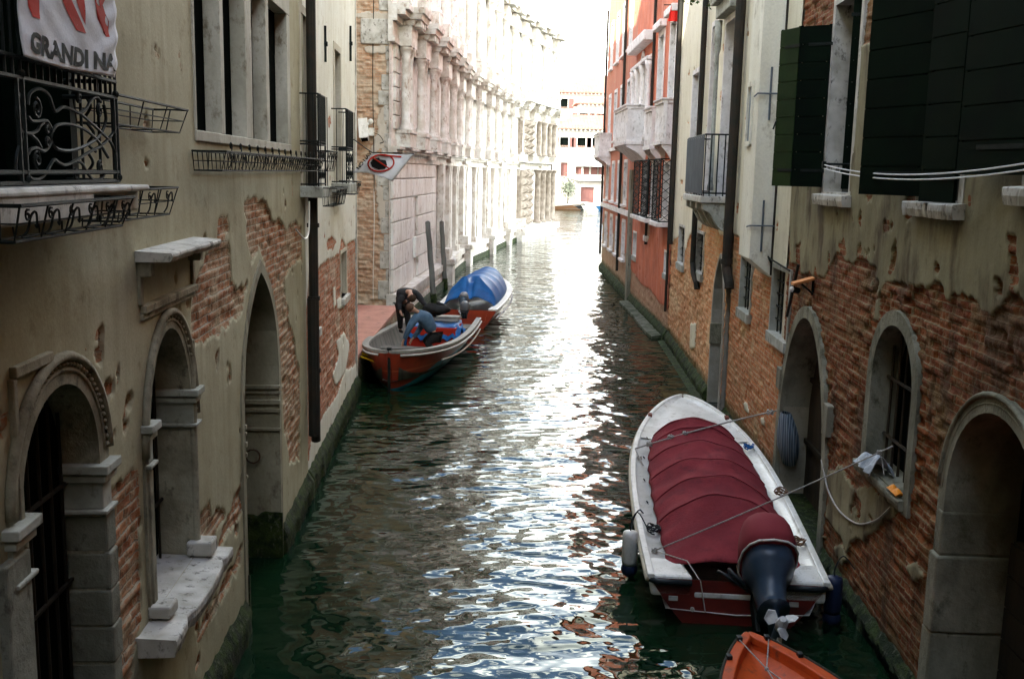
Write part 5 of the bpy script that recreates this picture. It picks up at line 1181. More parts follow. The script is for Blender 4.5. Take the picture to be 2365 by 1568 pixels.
# transom corners and well
d.build('side_deck', WHITE, wb_, smooth=True, local=True)
tc_ = MB()
for s in (-1, 1): tc_.hexa([Vector(q) for q in ((s*.50,.0,.30),(s*(hb(0)-.01),.0,.30),(s*(hb(0)-.01),.56,.30),(s*.62,.56,.30),(s*.50,.0,sh(0)+.03),(s*(hb(0)-.01),.0,sh(0)+.03),(s*(hb(0)+.0),.56,sh(0)+.03),(s*.62,.56,sh(0)+.03))])
tc_.box((0, .06, .34), (1.02, .13, .12)); tc_.build('transom_deck', WHITE, wb_, local=True, bevel=.04)
rb_ = MB()
BLK = mat('black_rubber', (.012,.016,.018), None, 3, .45, .05)
for s in (-1, 1):
    rb_.tube([Vector((s*(hb(t)+.035), Lw*t, sh(t)-.02)) for t in [0]+[i/30 for i in range(1, 30)]]+[Vector((s*.02, Lw*1.004, sh(1)-.02))], .026, 6)
rb_.build('rubbing_strake', mat('tan_rubbing_strake', (.42,.36,.26), None, 3, .6, .1), wb_, smooth=True, local=True)
rb_ = MB()
for s in (-1, 1): rb_.tube([Vector((s*.52, -.035, sh(0)-.03)), Vector((s*(hb(0)-.08), -.035, sh(0)-.03)), Vector((s*(hb(0)+.02), .05, sh(0)-.03)), Vector((s*(hb(0)+.035), .2, sh(0)-.03))], .035, 8)
rb_.build('stern_fender', BLK, wb_, smooth=True, local=True)
sm = MB(); 
for s in (-.72, .62): sm.lathe((0,0,0), [(.001,0)], 3) if False else sm.box((s, -.03, .30), (.10, .02, .05))
sm.tube([Vector((-.5,-.02,.18)), Vector((-.5,-.05,.18))], .025, 8); sm.build('drain_fitting', STONE_W, wb_, local=True)
for s in (-1, 1):
    y_ = .845; MB().box((s*(hb(y_)-.02), Lw*y_, sh(y_)+.045), (.07, .16, .05)).build('chock', mat('red_brown_wood', (.16,.05,.03)), wb_, local=True, bevel=.01)
cl_ = MB()
for t in (.22, .33, .45, .58, .70):
    cx = -(hb(t)-.18); q = Vector((cx, Lw*t, sh(t)+.005)); cl_.tube([q+Vector((.0,-.03,0)), q+Vector((-.02,-.03,.02)), q+Vector((-.03,0,.03)), q+Vector((-.02,.03,.02)), q+Vector((0,.03,0))], .006, 5)
cl_.build('deck_eyes', IRON, wb_, local=True)
# cover: hoops under canvas, from the foredeck to the well
cv = thing('boat_cover', 'maroon canvas cover stretched over hoops on the white motorboat', 'boat cover')
cv.location = wb_.location; cv.rotation_euler = wb_.rotation_euler
hoops = [.21, .32, .43, .54, .64, .705]
def cover(u, v):
    t = .05+(.75-.05)*v
    w_ = max(.05, hb(t)-.235+.012*math.sin(v*60)); x = (u*2-1)
    if t < hoops[0]: H = .05+.40*(t-.05)/(hoops[0]-.05)
    elif t > hoops[-1]: k = (t-hoops[-1])/(.75-hoops[-1]); H = .34*(1-k*k)
    else:
        i = max(j for j in range(len(hoops)-1) if hoops[j] <= t); k = (t-hoops[i])/(hoops[i+1]-hoops[i]); top_ = .46-.12*i/5; top2 = .46-.12*(i+1)/5
        H = top_*(1-k)+top2*k-.085*math.sin(math.pi*k)**.75
    z = sh(t)+.025+max(0, H)*(max(0, 1-abs(x)**2.1))**.85
    if t > hoops[-1]: w_ *= (1-.35*((t-hoops[-1])/(.75-hoops[-1]))**2)
    z += .012*math.sin(x*5+t*40)*(1-abs(x))+.010*math.sin(x*9-t*63+2*math.sin(t*21))*(1-abs(x)**4)+.014*max(0,abs(x)-.55)*math.sin(t*95)*2
    return Vector((x*w_, Lw*t, z))
c_ = grid_mb(41, 90, cover); o = c_.build('canvas', MAROON, cv, smooth=True, local=True); o.modifiers.new('s', 'SOLIDIFY').thickness = .012
b = MB(); q = [Vector((-.10,.075*Lw,sh(0)+.11)), Vector((.10,.2*Lw, sh(0)+.40))]
tt = MB(); 
for t in hoops: tt.tube([cover((x+1)/2, (t-.05)/.70)+Vector((0,0,.008)) for x in np.linspace(-.97, .97, 25)], .011, 5)
tt.build('hoop_seam', mat('maroon_seam', (.25,.035,.045)), cv, smooth=True, local=True)
LEGM = mat('navy_grey_metal', (.045,.075,.115), (.03,.05,.08), 2, .35, .05, spec=.5)
om, TT = outboard(wb_, .30, .06, .36, mat('maroon_cowl_canvas', (.20,.026,.033), None, 2, .85, .25, 80), True, 54, 1.2, LEGM, .66)
b = MB(); p0, p1_ = TT @ Vector((.257,-.22,.20)), TT @ Vector((.257,-.08,.28)); b.tube([p0, p1_], .03, 4); b.build('label_patch', WHITE, om, local=True)
b = MB(); b.tube(bez([(-.02,.25,.45),(-.1,.1,.62),(-.05,-.08,.62),(.08,-.1,.5)], 6), .022, 6); b.tube(bez([(.0,.3,.45),(-.2,.2,.55),(-.16,.0,.6),(.1,-.08,.45)], 6), .018, 6); b.build('cables', BLK, om, smooth=True, local=True)
def fender(nm, label, root, px, y, z, m1, m2):
    t = thing(nm, label, 'fender'); p = world(root, (px, y, z)); t.location = p; t.rotation_euler = root.rotation_euler
    b = MB(); b.loft([[Vector((r_*math.cos(a), -.02*0+r_*math.sin(a)*1, z_)) for a in np.linspace(0, 2*math.pi, 13)[:-1]] for r_, z_ in ((.03,.26),(.09,.24),(.10,.18),(.10,-.12),(.09,-.18))]); b.build('tube', m1, t, smooth=True, local=True)
    b = MB(); b.ball((0,0,-.24), .105, 12, 8); b.build('end', m2, t, smooth=True, local=True)
    b = MB(); b.tube(bez([(0,0,.25),(.0,0,.36),(.08,0,.50-z*.0),(.22,0,.10+sh(.2)-z+.02)], 5), .008, 5); b.build('lanyard', BLK, t, local=True)
    return t
NAVY = mat('navy_rubber', (.012,.02,.05), None, 3, .4, 0)
fender('fender', 'white fender with a navy end hanging on the left side of the white motorboat', wb_, -(hb(.2)+.13), Lw*.155, .38, WHITE, NAVY)
t_ = fender('fender', 'navy fender hanging at the right stern corner of the white motorboat', wb_, hb(.0)+.12, .22, .30, NAVY, NAVY)

# ---- orange dinghy in the foreground
dg = thing('dinghy', 'orange plastic dinghy whose bow pokes in at the bottom under the outboard motor', 'dinghy')
Ld = place(dg, (2.86, 6.0), (2.53, 9.42))
fnD = hull_fn(Ld, 1.50, .38, .50, .85, .40, 2.0, 1.15, .85, .15, .35)
ORG = mat('orange_plastic', (.55,.085,.018), (.46,.07,.018), 2.5, .42, .12, 30, dirt=(.22,.06,.03), spec=.2)
boat_hull(dg, fnD, Ld, ORG, ORG, .10, .20, ORG, hull_name='hull')
hbD, shD, ptD = fnD
b = MB()
b.loft([[Vector((x*max(.01, hbD(t)-.10), Ld*t, shD(t)-.05-.10*(1-x*x)*min(1, (1-t)*5))) for x in np.linspace(-1, 1, 11)] for t in [.45+.54*i/12 for i in range(13)]], closed=False); b.build('foredeck', ORG, dg, smooth=True, local=True)
b = MB()
for s in (-1, 1): b.tube([Vector((s*(hbD(t)+.03), Ld*t, shD(t)+.05)) for t in np.linspace(.2, .955, 26)], .014, 6)
b.build('grab_rope', mat('black_rope', (.03,.028,.022), (.06,.055,.04), 40, .9, .3, 90), dg, local=True)
b = MB()
for s in (-1, 1):
    for t in (.955, .86, .70, .5): b.box((s*(hbD(t)+.0), Ld*t, shD(t)+.065), (.05, .07, .045))
b.build('rope_fairlead', BLK, dg, local=True, bevel=.008)
K0 = Vector((.0, Ld*.84, shD(.84)-.03)); b = MB()
for q in ((-.16, Ld*.955, shD(1)+.06), (.16, Ld*.955, shD(1)+.06), (.02, Ld*.6, shD(.6)-.08), (.28, Ld*.62, shD(.6)-.02)): b.tube([K0, Vector(q)], .007, 5)
b.ball(K0, .022, 6, 5); b.build('bridle', ROPE, dg, local=True)

# ---- red and blue work boat with two men
kb = thing('work_boat', 'wide red and blue work boat with grey gunwales beside the landing', 'work boat')
Lk = place(kb, (-1.62, 30.0), (-2.50, 22.55))
fnK = hull_fn(Lk, 2.35, .66, .92, .90, .45, 2.6, 1.9, .97, .2, .45)
def hullk_mat():
    t = NT('red_blue_hull'); v = t.obj(); sp = t.n('ShaderNodeSeparateXYZ'); t.l(v, sp.inputs[0])
    red = t.mix(t.rng(t.noise(v, 4, 6), .4, .6), (.30,.035,.012), (.22,.03,.014)); 
    lim = t.ma('ADD', t.ma('MULTIPLY', sp.outputs[1], -.33), 2.38)
    f = t.rng(t.ma('SUBTRACT', sp.outputs[2], lim), -.0, -.012)
    side = t.rng(sp.outputs[0], .0, -.02)
    c = t.mix(t.ma('MULTIPLY', f, 1.0), red, (.012,.22,.34))
    c = t.mix(t.rng(sp.outputs[2], .47, .475), c, red); c = t.mix(t.rng(t.ma('ABSOLUTE', t.ma('SUBTRACT', sp.outputs[2], .455)), .018, .014), c, (.40,.10,.04))
    t.set(t.b.inputs['Base Color'], c); t.b.inputs['Roughness'].default_value = .4; return t.m
GREYG = mat('grey_gunwale', (.26,.25,.22), (.20,.19,.17), 5, .5, .2, 30)
boat_hull(kb, fnK, Lk, hullk_mat(), GREYG, .13, .22, WOOD)
hk, sk, pk = fnK
b = MB()
for s in (-1, 1): b.tube([Vector((s*(hk(t)+.03), Lk*t, sk(t)-.07)) for t in np.linspace(0, .99, 36)], .028, 6); b.tube([Vector((s*(hk(t)+.0), Lk*t, sk(t)-.30)) for t in np.linspace(0, .80, 30)], .022, 6)
b.build('rubbing_strake', mat('pale_strake', (.48,.46,.42), None, 3, .5, .1), kb, smooth=True, local=True)
b = MB(); b.box((0, Lk*.56, .44), (2.0, .40, .05)); b.box((0, Lk*.08, .5), (1.9, .8, .05)); b.build('thwart', WOOD, kb, local=True, bevel=.01)
b = MB(); b.box((0, Lk*.99, sk(1)+.02), (.10, .10, .16)); b.box((.0, Lk*.992, .45), (.06, .05, .9)); b.build('stem_post', IRON, kb, local=True, bevel=.01)
# cargo box with blue tarp
cb_ = thing('cargo_box', 'red crate under a blue tarpaulin in the middle of the work boat', 'crate'); cb_.location = world(kb, (-.05, Lk*.27, .20)); cb_.rotation_euler = kb.rotation_euler
TARP = mat('blue_tarp', (.012,.11,.32), (.010,.08,.24), 3, .5, .35, 18)
b = MB(); b.box((0, 0, .28), (1.35, 1.15, .56)); b.build('crate', mat('bright_red_plastic', (.40,.025,.012)), cb_, local=True, bevel=.02)
b = grid_mb(26, 22, lambda u, v: Vector(((u-.5)*1.55, (v-.5)*1.32, .60+.02*math.sin(u*17)+.02*math.sin(v*13)-(.34+.05*math.sin(u*40) if v > .93 else 0)-(.22*(1+.5*math.sin(v*9)) if (u < .05 or u > .95) else 0)))); o = b.build('tarpaulin', TARP, cb_, smooth=True, local=True); o.modifiers.new('s', 'SOLIDIFY').thickness = .01
b = MB(); b.box((.0, -.35, .72), (1.3, .35, .10)); b.box((-.1, .05, .68), (1.1, .06, .05)); b.build('grey_board', GREYG, cb_, local=True, bevel=.01)
om2, T2 = outboard(kb, -.55, -.02, .80, mat('grey_cowl', (.10,.105,.11), None, 3, .4, .05), False, 8, .55, LEGM)
# loose gear in the bow
def gear(nm, label, cat, x, t, fn_):
    g = thing(nm, label, cat); g.location = world(kb, (x, Lk*t, .24)); g.rotation_euler = kb.rotation_euler; fn_(g); return g
YEL = mat('yellow_plastic', (.65,.42,.02)); BLKP = mat('black_cloth', (.012,.012,.012), (.02,.02,.02), 6, .9, .5, 30)
def bagm(col, sx, sy, sz, seed):
    def f(g):
        b = grid_mb(14, 10, lambda u, v: Vector((sx*math.sin(math.pi*v)*math.cos(2*math.pi*u)*(1+.12*math.sin(7*u*6.28+seed)), sy*math.sin(math.pi*v)*math.sin(2*math.pi*u)*(1+.12*math.sin(5*v*6.28+seed)), sz*(1-math.cos(math.pi*v))*.5+.03*math.sin(u*30+v*11+seed)))); b.build('cloth', col, g, smooth=True, local=True)
        s_ = MB(); s_.tube(bez([(-sx*.5,0,sz*.9),(0,0,sz*1.35),(sx*.5,0,sz*.9)], 6), .02, 6); s_.build('strap', YEL if seed % 2 else BLKP, g, local=True)
    return f
gear('tool_bag', 'black bag with yellow strap lying in the bow of the work boat', 'bag', .25, .86, bagm(BLKP, .34, .26, .36, 1))
gear('tool_bag', 'grey holdall lying in the work boat beside the kneeling man', 'bag', -.35, .80, bagm(mat('grey_cloth', (.25,.26,.28), (.12,.12,.13), 8, .9, .4), .42, .3, .34, 2))
gear('tool_bag', 'black and red bag on the boat floor behind the kneeling man', 'bag', -.62, .72, bagm(mat('dark_red_cloth', (.28,.02,.02), (.02,.02,.02), 3, .8, .3), .26, .22, .34, 4))
def hook(g):
    b = MB(); b.tube([(-.5,.3,.38),(.5,-.3,.50)], .03, 6); b.tube([(-.3,.4,.36),(.3,.0,.44)], .02, 6); b.build('shaft', YEL, g, local=True)
gear('yellow_tool', 'long yellow handled tool lying across the tip of the work boat', 'tool', .55, .91, hook)

# ---- blue covered boat
bb = thing('motorboat', 'white and red motorboat under a humped bright blue cover', 'motorboat')
Lb = place(bb, (-1.10, 32.3), (-.30, 39.6))
fnB = hull_fn(Lb, 2.15, .60, .95, .92, .42, 2.4, 1.6, .84, .25, .5)
boat_hull(bb, fnB, Lb, mat('orange_red_hull', (.34,.05,.02), (.26,.04,.02), 3, .4, .1), WHITE, .26, .2, WHITE)
h3, s3, p3 = fnB
b = MB()
for s in (-1, 1): b.tube([Vector((s*(h3(t)+.03), Lb*t, s3(t)-.22)) for t in np.linspace(0, .98, 30)], .03, 6)
b.build('rubbing_strake', mat('white_strake', (.6,.6,.58)), bb, smooth=True, local=True)
cb2 = thing('boat_cover', 'bright blue humped tarpaulin tented over the second motorboat', 'boat cover'); cb2.location = bb.location; cb2.rotation_euler = bb.rotation_euler
hp2 = [.16, .34, .50, .66, .80]
def cov2(u, v):
    t = .10+.76*v; x = u*2-1; w_ = max(.05, h3(t)-.16)
    if t < hp2[0]: H = .30+.45*(t-.10)/.06
    elif t > hp2[-1]: H = .62*(1-((t-hp2[-1])/.06)**2)+.0
    else:
        i = max(j for j in range(4) if hp2[j] <= t); k = (t-hp2[i])/(hp2[i+1]-hp2[i]); H = .92-.07*i-.07*k-.10*math.sin(math.pi*k)
    H *= (1+.05*math.sin(u*21+v*5)*(1 if t < .2 else .2))
    if t < .3 and -.1 < x < .12: H *= .82
    return Vector((x*w_, Lb*t, s3(t)+.03+H*max(0, 1-abs(x)**2.3)**.8))
o = grid_mb(41, 70, cov2).build('canvas', TARP, cb2, smooth=True, local=True); o.modifiers.new('s', 'SOLIDIFY').thickness = .012
outboard(bb, -.05, -.05, .72, mat('silver_cowl', (.16,.165,.17), None, 3, .35, .05), False, 50, .6, LEGM)

# far boats moored across the wide canal
for i, (px_, ln, m_, lab) in enumerate(((1292, 7, mat('brown_boat', (.12,.06,.03)), 'long brown boat moored leftmost across the wide canal'), (1320, 5, mat('black_boat', (.02,.02,.02)), 'black boat moored across the wide canal'), (1345, 6, WHITE, 'white covered boat moored across the wide canal'), (1374, 6, mat('blue_boat', (.02,.10,.22)), 'blue boat moored rightmost across the wide canal'))):
    g = thing('moored_boat', lab, 'boat', group='boats moored across the wide canal'); p = aty(px_, 484, 141.5+i*.4)
    Lx = place(g, (p.x-ln/2, 141.5+i*.4), (p.x+ln/2, 141.8+i*.3)); fnx = hull_fn(Lx, 1.7, .5, 1.0, .8, .45, 2.2, 1.3)
    boat_hull(g, fnx, Lx, m_, GREYG if i != 2 else WHITE, .15, .15, nt=12)
    if i == 2: o = grid_mb(9, 12, lambda u, v: Vector(((u*2-1)*max(.05, fnx[0](.1+.7*v)-.1), Lx*(.1+.7*v), fnx[1](.1+.7*v)+.5*(1-(u*2-1)**2)*math.sin(math.pi*v)**.5))).build('cover', WHITE, g, smooth=True, local=True)

# ---- mooring poles
POLE = mat('grey_green_pole', (.15,.155,.14), (.10,.105,.095), 4, .85, .6, 30, streak=.15)
for (bx, by), (tx, ty), nm in (((1003, 704), (988, 516), 'nearer and left of the two'), ((1028, 664), (1020, 515), 'further and right of the two')):
    p = gnd(bx, by); d_ = ray(tx, ty); t = p.y/d_.y; tp = CAM+d_*t
    g = thing('mooring_pole', 'grey wooden mooring pole by the palace wall, '+nm, 'pole', p, group='mooring poles by the palace')
    v = tp-p; n = 9
    MB().tube([p-v*.25]+[p+v*i/n+Vector((.01*math.sin(i*2.1), 0, 0)) for i in range(n+1)], [.12]+[.115-.02*i/n for i in range(n+1)], 10).build('shaft', POLE, g, smooth=True)
    b = MB(); b.tube([p-v*.1, p+v*.14], .128, 10); b.build('weed_band', MOSS, g, smooth=True)
    b = MB(); b.lathe(tp, [(.1, -.01), (.09, .05), (.03, .09)], 10); b.build('cap', POLE, g)
# ================================================================== IRON RACKS, BANNERS, CABLES
def rack(W, s0, s1, zt, zb, o0, o1, label, scroll=5, n=None, group='empty iron planter racks on the left houses'):
    g = thing('planter_rack', label, 'planter rack', W.P(s0, zb, o0), group=group); b = MB(); i_ = .05
    T_ = [W.P(s0, zt, o0), W.P(s1, zt, o0), W.P(s1, zt, o1), W.P(s0, zt, o1)]; B_ = [W.P(s0+i_, zb, o0), W.P(s1-i_, zb, o0), W.P(s1-i_, zb, o1-.05), W.P(s0+i_, zb, o1-.05)]
    b.tube(T_, .009, 5, True); b.tube(B_, .007, 5, True); b.tube([a.lerp(c, .5) for a, c in zip(T_, B_)], .005, 4, True)
    b.build('frame', IRON, g); b = MB()
    n = n or max(3, int((s1-s0)/.16))
    for i in range(n+1):
        k = i/n; a, c, d = T_[3].lerp(T_[2], k), B_[3].lerp(B_[2], k), B_[0].lerp(B_[1], k); b.tube([a, c, d, T_[0].lerp(T_[1], k)], .005, 4)
    for q in (0, 1): a, c = (T_[0].lerp(T_[3], .5), B_[0].lerp(B_[3], .5)) if q == 0 else (T_[1].lerp(T_[2], .5), B_[1].lerp(B_[2], .5)); b.tube([a, c], .005, 4)
    b.build('bars', IRON, g); b = MB(); r_ = (zt-zb)*.26
    for i in range(scroll):
        c = s0+(s1-s0)*(i+.5)/scroll
        b.tube(bez([W.P(c-r_*1.1, zb+.02, o1-.03), W.P(c-r_*.2, zb+(zt-zb)*.3, o1-.02), W.P(c+r_*.2, zb+(zt-zb)*.7, o1-.01), W.P(c+r_*.9, zt-.03, o1), W.P(c+r_*1.0, zt-.09, o1), W.P(c+r_*.6, zt-.08, o1)], 4), .005, 4)
        b.tube(spiral(W, c-r_*.6, zt-r_*1.1, r_*.7, 1.3, 1, 1, o1-.01, 12), .005, 4)
    b.build('scrollwork', IRON, g); return g
zq = WA.sz(*zd('b', 330, 1040), .30)[1]; zq2 = WA.sz(*zd('b', 330, 1170), .26)[1]
g = rack(WA, WA.sz(*zd('b', 300, 1100), .3)[0], sPipe-.15, zq, zq2, .04, .32, 'long scrolled black iron rack fixed under the row of four tall openings', 12)
b = MB(); s_a, s_b = WA.sz(*zd('b', 300, 1100), .3)[0], sPipe-.15
for i in range(16): c = s_a+(s_b-s_a)*(i+.5)/16; b.tube(spiral(WA, c, zq+.045, .05, 1.1, -1.5, 1, .32, 10), .007, 4)
b.build('top_scrolls', IRON, g)
ax = lambda x, y, o: WA.sz(*zd('a', x, y), o)
rack(WA, sR+.02, ax(1190, 740, .2)[0], ax(1190, 735, .3)[1], ax(1130, 890, .3)[1], .05, .30, 'plain wire rack sticking out beside the top of the ornate balcony panel', 0, 3)
rack(WA, ax(130, 1330, .58)[0], ax(915, 1350, .58)[0], ax(915, 1350, .58)[1], ax(840, 1545, .54)[1], .42, .58, 'scrolled iron rack hanging in front of the white balcony slab', 6, 5)
rack(WA, sR+.05, ax(1120, 1300, .2)[0], ax(1120, 1290, .30)[1], ax(1060, 1485, .28)[1], .04, .30, 'small scrolled rack beyond the right end of the white balcony slab', 3, 3)
zr_b = WA.sz(*zd('b', 1050, 1040), .3)[1]
rack(WA, r11+.05, r11+1.1, zr_b, zr_b-.3, .04, .32, 'scrolled rack between the two iron balconies of the cream house', 4)
rack(WA, r10, r11+.7, zf1-.02, zf1-.28, .32, .52, 'low rack under the first iron balcony of the cream house', 4)
rack(WA, r21+.12, r21+.9, zf1+.02, zf1-.22, .04, .34, 'rack past the second iron balcony close to the house corner', 3)
# banner
def text_mesh(s_, bold=.02):
    cu = bpy.data.curves.new('lettering', 'FONT'); cu.body = s_; cu.size = 1; cu.offset = bold; cu.resolution_u = 3
    o = bpy.data.objects.new('lettering', cu); scene.collection.objects.link(o); bpy.context.view_layer.update()
    me = o.to_mesh(); v = [x.co.copy() for x in me.vertices]; f = [tuple(p.vertices) for p in me.polygons]; o.to_mesh_clear(); bpy.data.objects.remove(o); bpy.data.curves.remove(cu)
    x0, x1 = min(p.x for p in v), max(p.x for p in v); y0, y1 = min(p.y for p in v), max(p.y for p in v)
    return [((p.x-x0)/(x1-x0), (p.y-y0)/(y1-y0)) for p in v], f
def refine(poly, n=6):
    r = []
    for i in range(len(poly)): a, c = Vector(poly[i]), Vector(poly[(i+1) % len(poly)]); r += [tuple(a.lerp(c, k/n)) for k in range(n)]
    return r
CLOTH = mat('white_banner_cloth', (.62,.63,.66), (.54,.55,.58), 3, .8, .2, 60); RED = mat('red_print', (.42,.018,.007), (.34,.015,.007), 4, .8, .15, 60); INK = mat('black_print', (.005,.006,.006), (.010,.011,.011), 6, .8, .2, 60)
OB = .345
def banner_o(x, y): return OB+.003*math.sin(x*.022+y*.012)+.0015*math.sin(x*.05-y*.03)+.006*max(0, (x-640)/150)*math.sin(y*.035+x*.03)
def bn(x, y, e=0): return WA.P(*WA.sz(*zd('a', x, y), OB), banner_o(x, y)+e)
bt = thing('banner', 'white protest banner with red and black lettering tied to the balcony grille', 'banner', WA.P(sR-.5, zp1+.3, OB))
def bfn(u, v):
    l_ = (100+55*(1-v)**2, 0); r_ = 785+10*(1-v); x = l_[0]+(r_-l_[0])*u
    yb = 385+ (470-385)*min(1, u/.42) if u < .42 else 470+(532-470)*(u-.42)/.58
    return bn(x, yb-(yb+420)*v)
o = grid_mb(50, 50, bfn).build('cloth', CLOTH, bt, smooth=True); o.modifiers.new('s', 'SOLIDIFY').thickness = .004
for poly in ([(172,-120),(258,-120),(262,133),(215,118),(185,40)], [(360,-120),(430,-120),(583,232),(510,208)], [(480,-120),(565,-120),(576,176),(548,110)], [(610,-120),(640,-120),(735,150),(745,255),(722,255),(665,130)], [(680,70),(738,-60),(720,-120),(650,-40)]):
    b = MB(); p = refine(poly, 5); b.add([bn(*q, .006) for q in p], [tuple(range(len(p)))]); b.build('red_letter', RED, bt)
v, f = text_mesh('GRANDI NA', .05)
b = MB(); b.add([bn(195+600*x, 355+ (490-355)*x-(150-30*x)*y+ (30*math.sin(x*3)), .006) for x, y in v], f); b.build('lettering', INK, bt)
# small flag at the second balcony
fg = thing('flag', 'small white protest flag with a red ring and slash flying by the brick corner', 'flag')
Yf = 20.6
def fp(x, y, e=0):
    k = (x-60)/420; p = aty(*zd('c', x, y), Yf+.9*k+.06*math.sin(k*9+y*.02)); return p+Vector((0, -e, e))
fg.location = fp(195, 1050)
def ffn(u, v): 
    a = Vector((60, 1185)).lerp(Vector((195, 1050)), v); c = Vector((335, 1245)).lerp(Vector((480, 1056)), v); q = a.lerp(c, u); q.y += -22*math.sin(u*math.pi)*(1-v)+6*math.sin(u*math.pi)*v; return fp(q.x, q.y)
o = grid_mb(24, 16, ffn).build('cloth', CLOTH, fg, smooth=True); o.modifiers.new('s', 'SOLIDIFY').thickness = .004
b = MB(); b.tube([fp(258+92*math.cos(a)*.95-10*math.sin(a), 1128+58*math.sin(a), .03) for a in np.linspace(0, 2*math.pi, 30)[:-1]], .016, 5, True); b.tube([fp(200, 1090, .03), fp(318, 1168, .03)], .014, 5); b.build('ring', RED, fg)
b = MB(); b.add([fp(*q, .025) for q in refine([(250,1066),(300,1070),(400,1078),(395,1088),(300,1082),(245,1076)], 2)], [tuple(range(12))]); b.build('red_stripe', RED, fg)
b = MB(); p = [(185,1120),(205,1095),(245,1085),(250,1100),(290,1105),(300,1140),(285,1165),(240,1170),(195,1150)]; b.add([fp(*q, .02) for q in p], [tuple(range(len(p)))]); b.build('ship_print', INK, fg)
v, f = text_mesh('NO NAVI', .03); b = MB(); b.add([fp(85+95*x+ (-22)*y+22, 1172-118*x-14*y-2, .02) for x, y in v], f); b.build('lettering', INK, fg)
b = MB(); b.tube([WA.P(r21, zr1-.5, .3), fp(195, 1046), fp(482, 1052)], .012, 5); b.build('pole', IRON, fg)
# camera on the brick corner
cm = thing('security_camera', 'white security camera on the brick side wall of the palace', 'camera')
q = WS.sz(*zd('c', 150, 900)); c0_ = WS.P(q[0], q[1], .35); cm.location = WS.P(q[0], q[1], 0)
b = MB(); M_ = Matrix.Rotation(R(-8), 3, 'Y') @ Matrix.Rotation(R(62), 3, 'X'); b.box(c0_, (.26, .62, .24), M_); b.box(c0_+M_ @ Vector((0,.02,.14)), (.30,.70,.03), M_); b.build('housing', WHITE, cm, bevel=.02)
b = MB(); b.box(c0_+M_ @ Vector((0,-.32,0)), (.2,.03,.18), M_); b.build('lens', DARK, cm)
q2 = WS.sz(*zd('c', 185, 905)); b = MB(); b.box(WS.P(q2[0], q2[1], .14), (.26,.26,.24)); b.tube([WS.P(q2[0], q2[1]+.35, .1), c0_], .03, 6); b.ball(WS.P(q2[0]-.02, q2[1]+.32, .14), .09, 8, 6); b.build('bracket', WHITE, cm)
b = MB(); b.tube(bez([WS.P(q2[0], q2[1], .15), WS.P(q2[0]-.3, q2[1]-.1, .2), WS.P(q2[0]-.42, q2[1]-.3, .1), WS.P(q2[0]-.3, q2[1]-.35, .05)], 6), .012, 5); b.build('cable', IRON, cm)
cw = thing('wall_cable', 'thin white cable running down the brick side wall of the palace', 'cable'); s1_ = WS.sz(*zd('c', 207, 900))[0]
cw.location = WS.P(s1_, .8, 0); MB().tube([WS.P(s1_+.02*math.sin(z*1.3), z, .06) for z in np.arange(.8, 4.4, .3)], .014, 5).build('white_run', WHITE, cw); MB().tube([WS.P(s1_+.02*math.sin(z), z, .06) for z in np.arange(4.3, 12, .4)], .014, 5).build('black_run', IRON, cw)
hz_ = thing('hose_loop', 'short white cable looping out beside the long drainpipe', 'cable', WA.P(sPipe, 4))
b = MB(); b.tube(bez([WA.P(*WA.sz(x, y, .2), .2) for x, y in ((714, 465), (714, 510), (712, 540), (704, 552), (692, 540), (684, 530))], 5), .012, 5); b.build('cable', WHITE, hz_)
# washing line, mooring ropes
wl_ = thing('washing_line', 'double white washing line strung across the dark shutters', 'washing line')
pA = WE.P(*WE.sz(1903, 381, .34), .34); pB = WE.P(*WE.sz(2420, 369, .34), .34); wl_.location = pA
for k, dz in ((0, .0), (1, -.045)):
    n = 24; b = MB(); b.tube([pA.lerp(pB, i/n)+Vector((0, 0, dz-.20*4*(i/n)*(1-i/n)*.55)) for i in range(n+1)], .0075, 5); b.build('line', mat('white_cord', (.7,.7,.68)), wl_)
b = MB(); p_ = WE.P((pA-WE.a).dot(WE.d), pA.z+.01, 0); b.tube([p_, pA+Vector((0,0,.01))], .015, 5); b.box(pA, (.04,.06,.08)); b.build('pulley_bracket', IRON, wl_)
def rope(label, pts, r=.011, sag=0, knots=(), tail=None, m=None):
    pts = [Vector(p) for p in pts]; g = thing('mooring_rope', label, 'rope', pts[0]); b = MB(); n = 20; path = []
    for i in range(len(pts)-1):
        for k in range(n): t = k/n; path.append(pts[i].lerp(pts[i+1], t)-Vector((0,0,sag*4*t*(1-t))))
    path.append(pts[-1]); b.tube(path, r, 6); rnd = random.Random(len(label))
    for kt, sz in knots:
        j = min(len(path)-1, int(kt*(len(path)-1))); c = path[j]
        for q in range(3): 
            a0 = rnd.random()*6; b.tube([c+Vector((sz*math.cos(a0+a)*.8, sz*math.sin(a0+a)*.8, sz*.6*math.sin(a*2+q))) for a in np.linspace(0, 5.2, 10)], r*.9, 5)
    if tail: b.tube(bez([path[int(tail[0]*(len(path)-1))]]+[path[int(tail[0]*(len(path)-1))]+Vector(d) for d in tail[1]], 6), r*.8, 5)
    b.build('rope', m or ROPE, g, smooth=True); return g
def bp(x, t, up=0): return world(wb_, (x, Lw*t, sh(t)+up))
aL = bp(-(hb(.60)-.02), .60, .10); wR = WE.P(*WE.sz(1795, 948, .03), .03)
rope('grey mooring rope from the left gunwale over the maroon cover to the brick wall', [aL, wR], 0.013, -.03, ((.12,.05),(.28,.06),(.37,.045),(.96,.06)), (.37, [(.15,.1,-.02),(.28,.06,-.06),(.33,-.12,-.13)]))
rope('thin grey rope end looped on the left side of the launch', [aL, bp(-(hb(.57)-.10), .57, .03), bp(-(hb(.53)-.16), .53, .03)], .009, 0, ((.5,.04),))
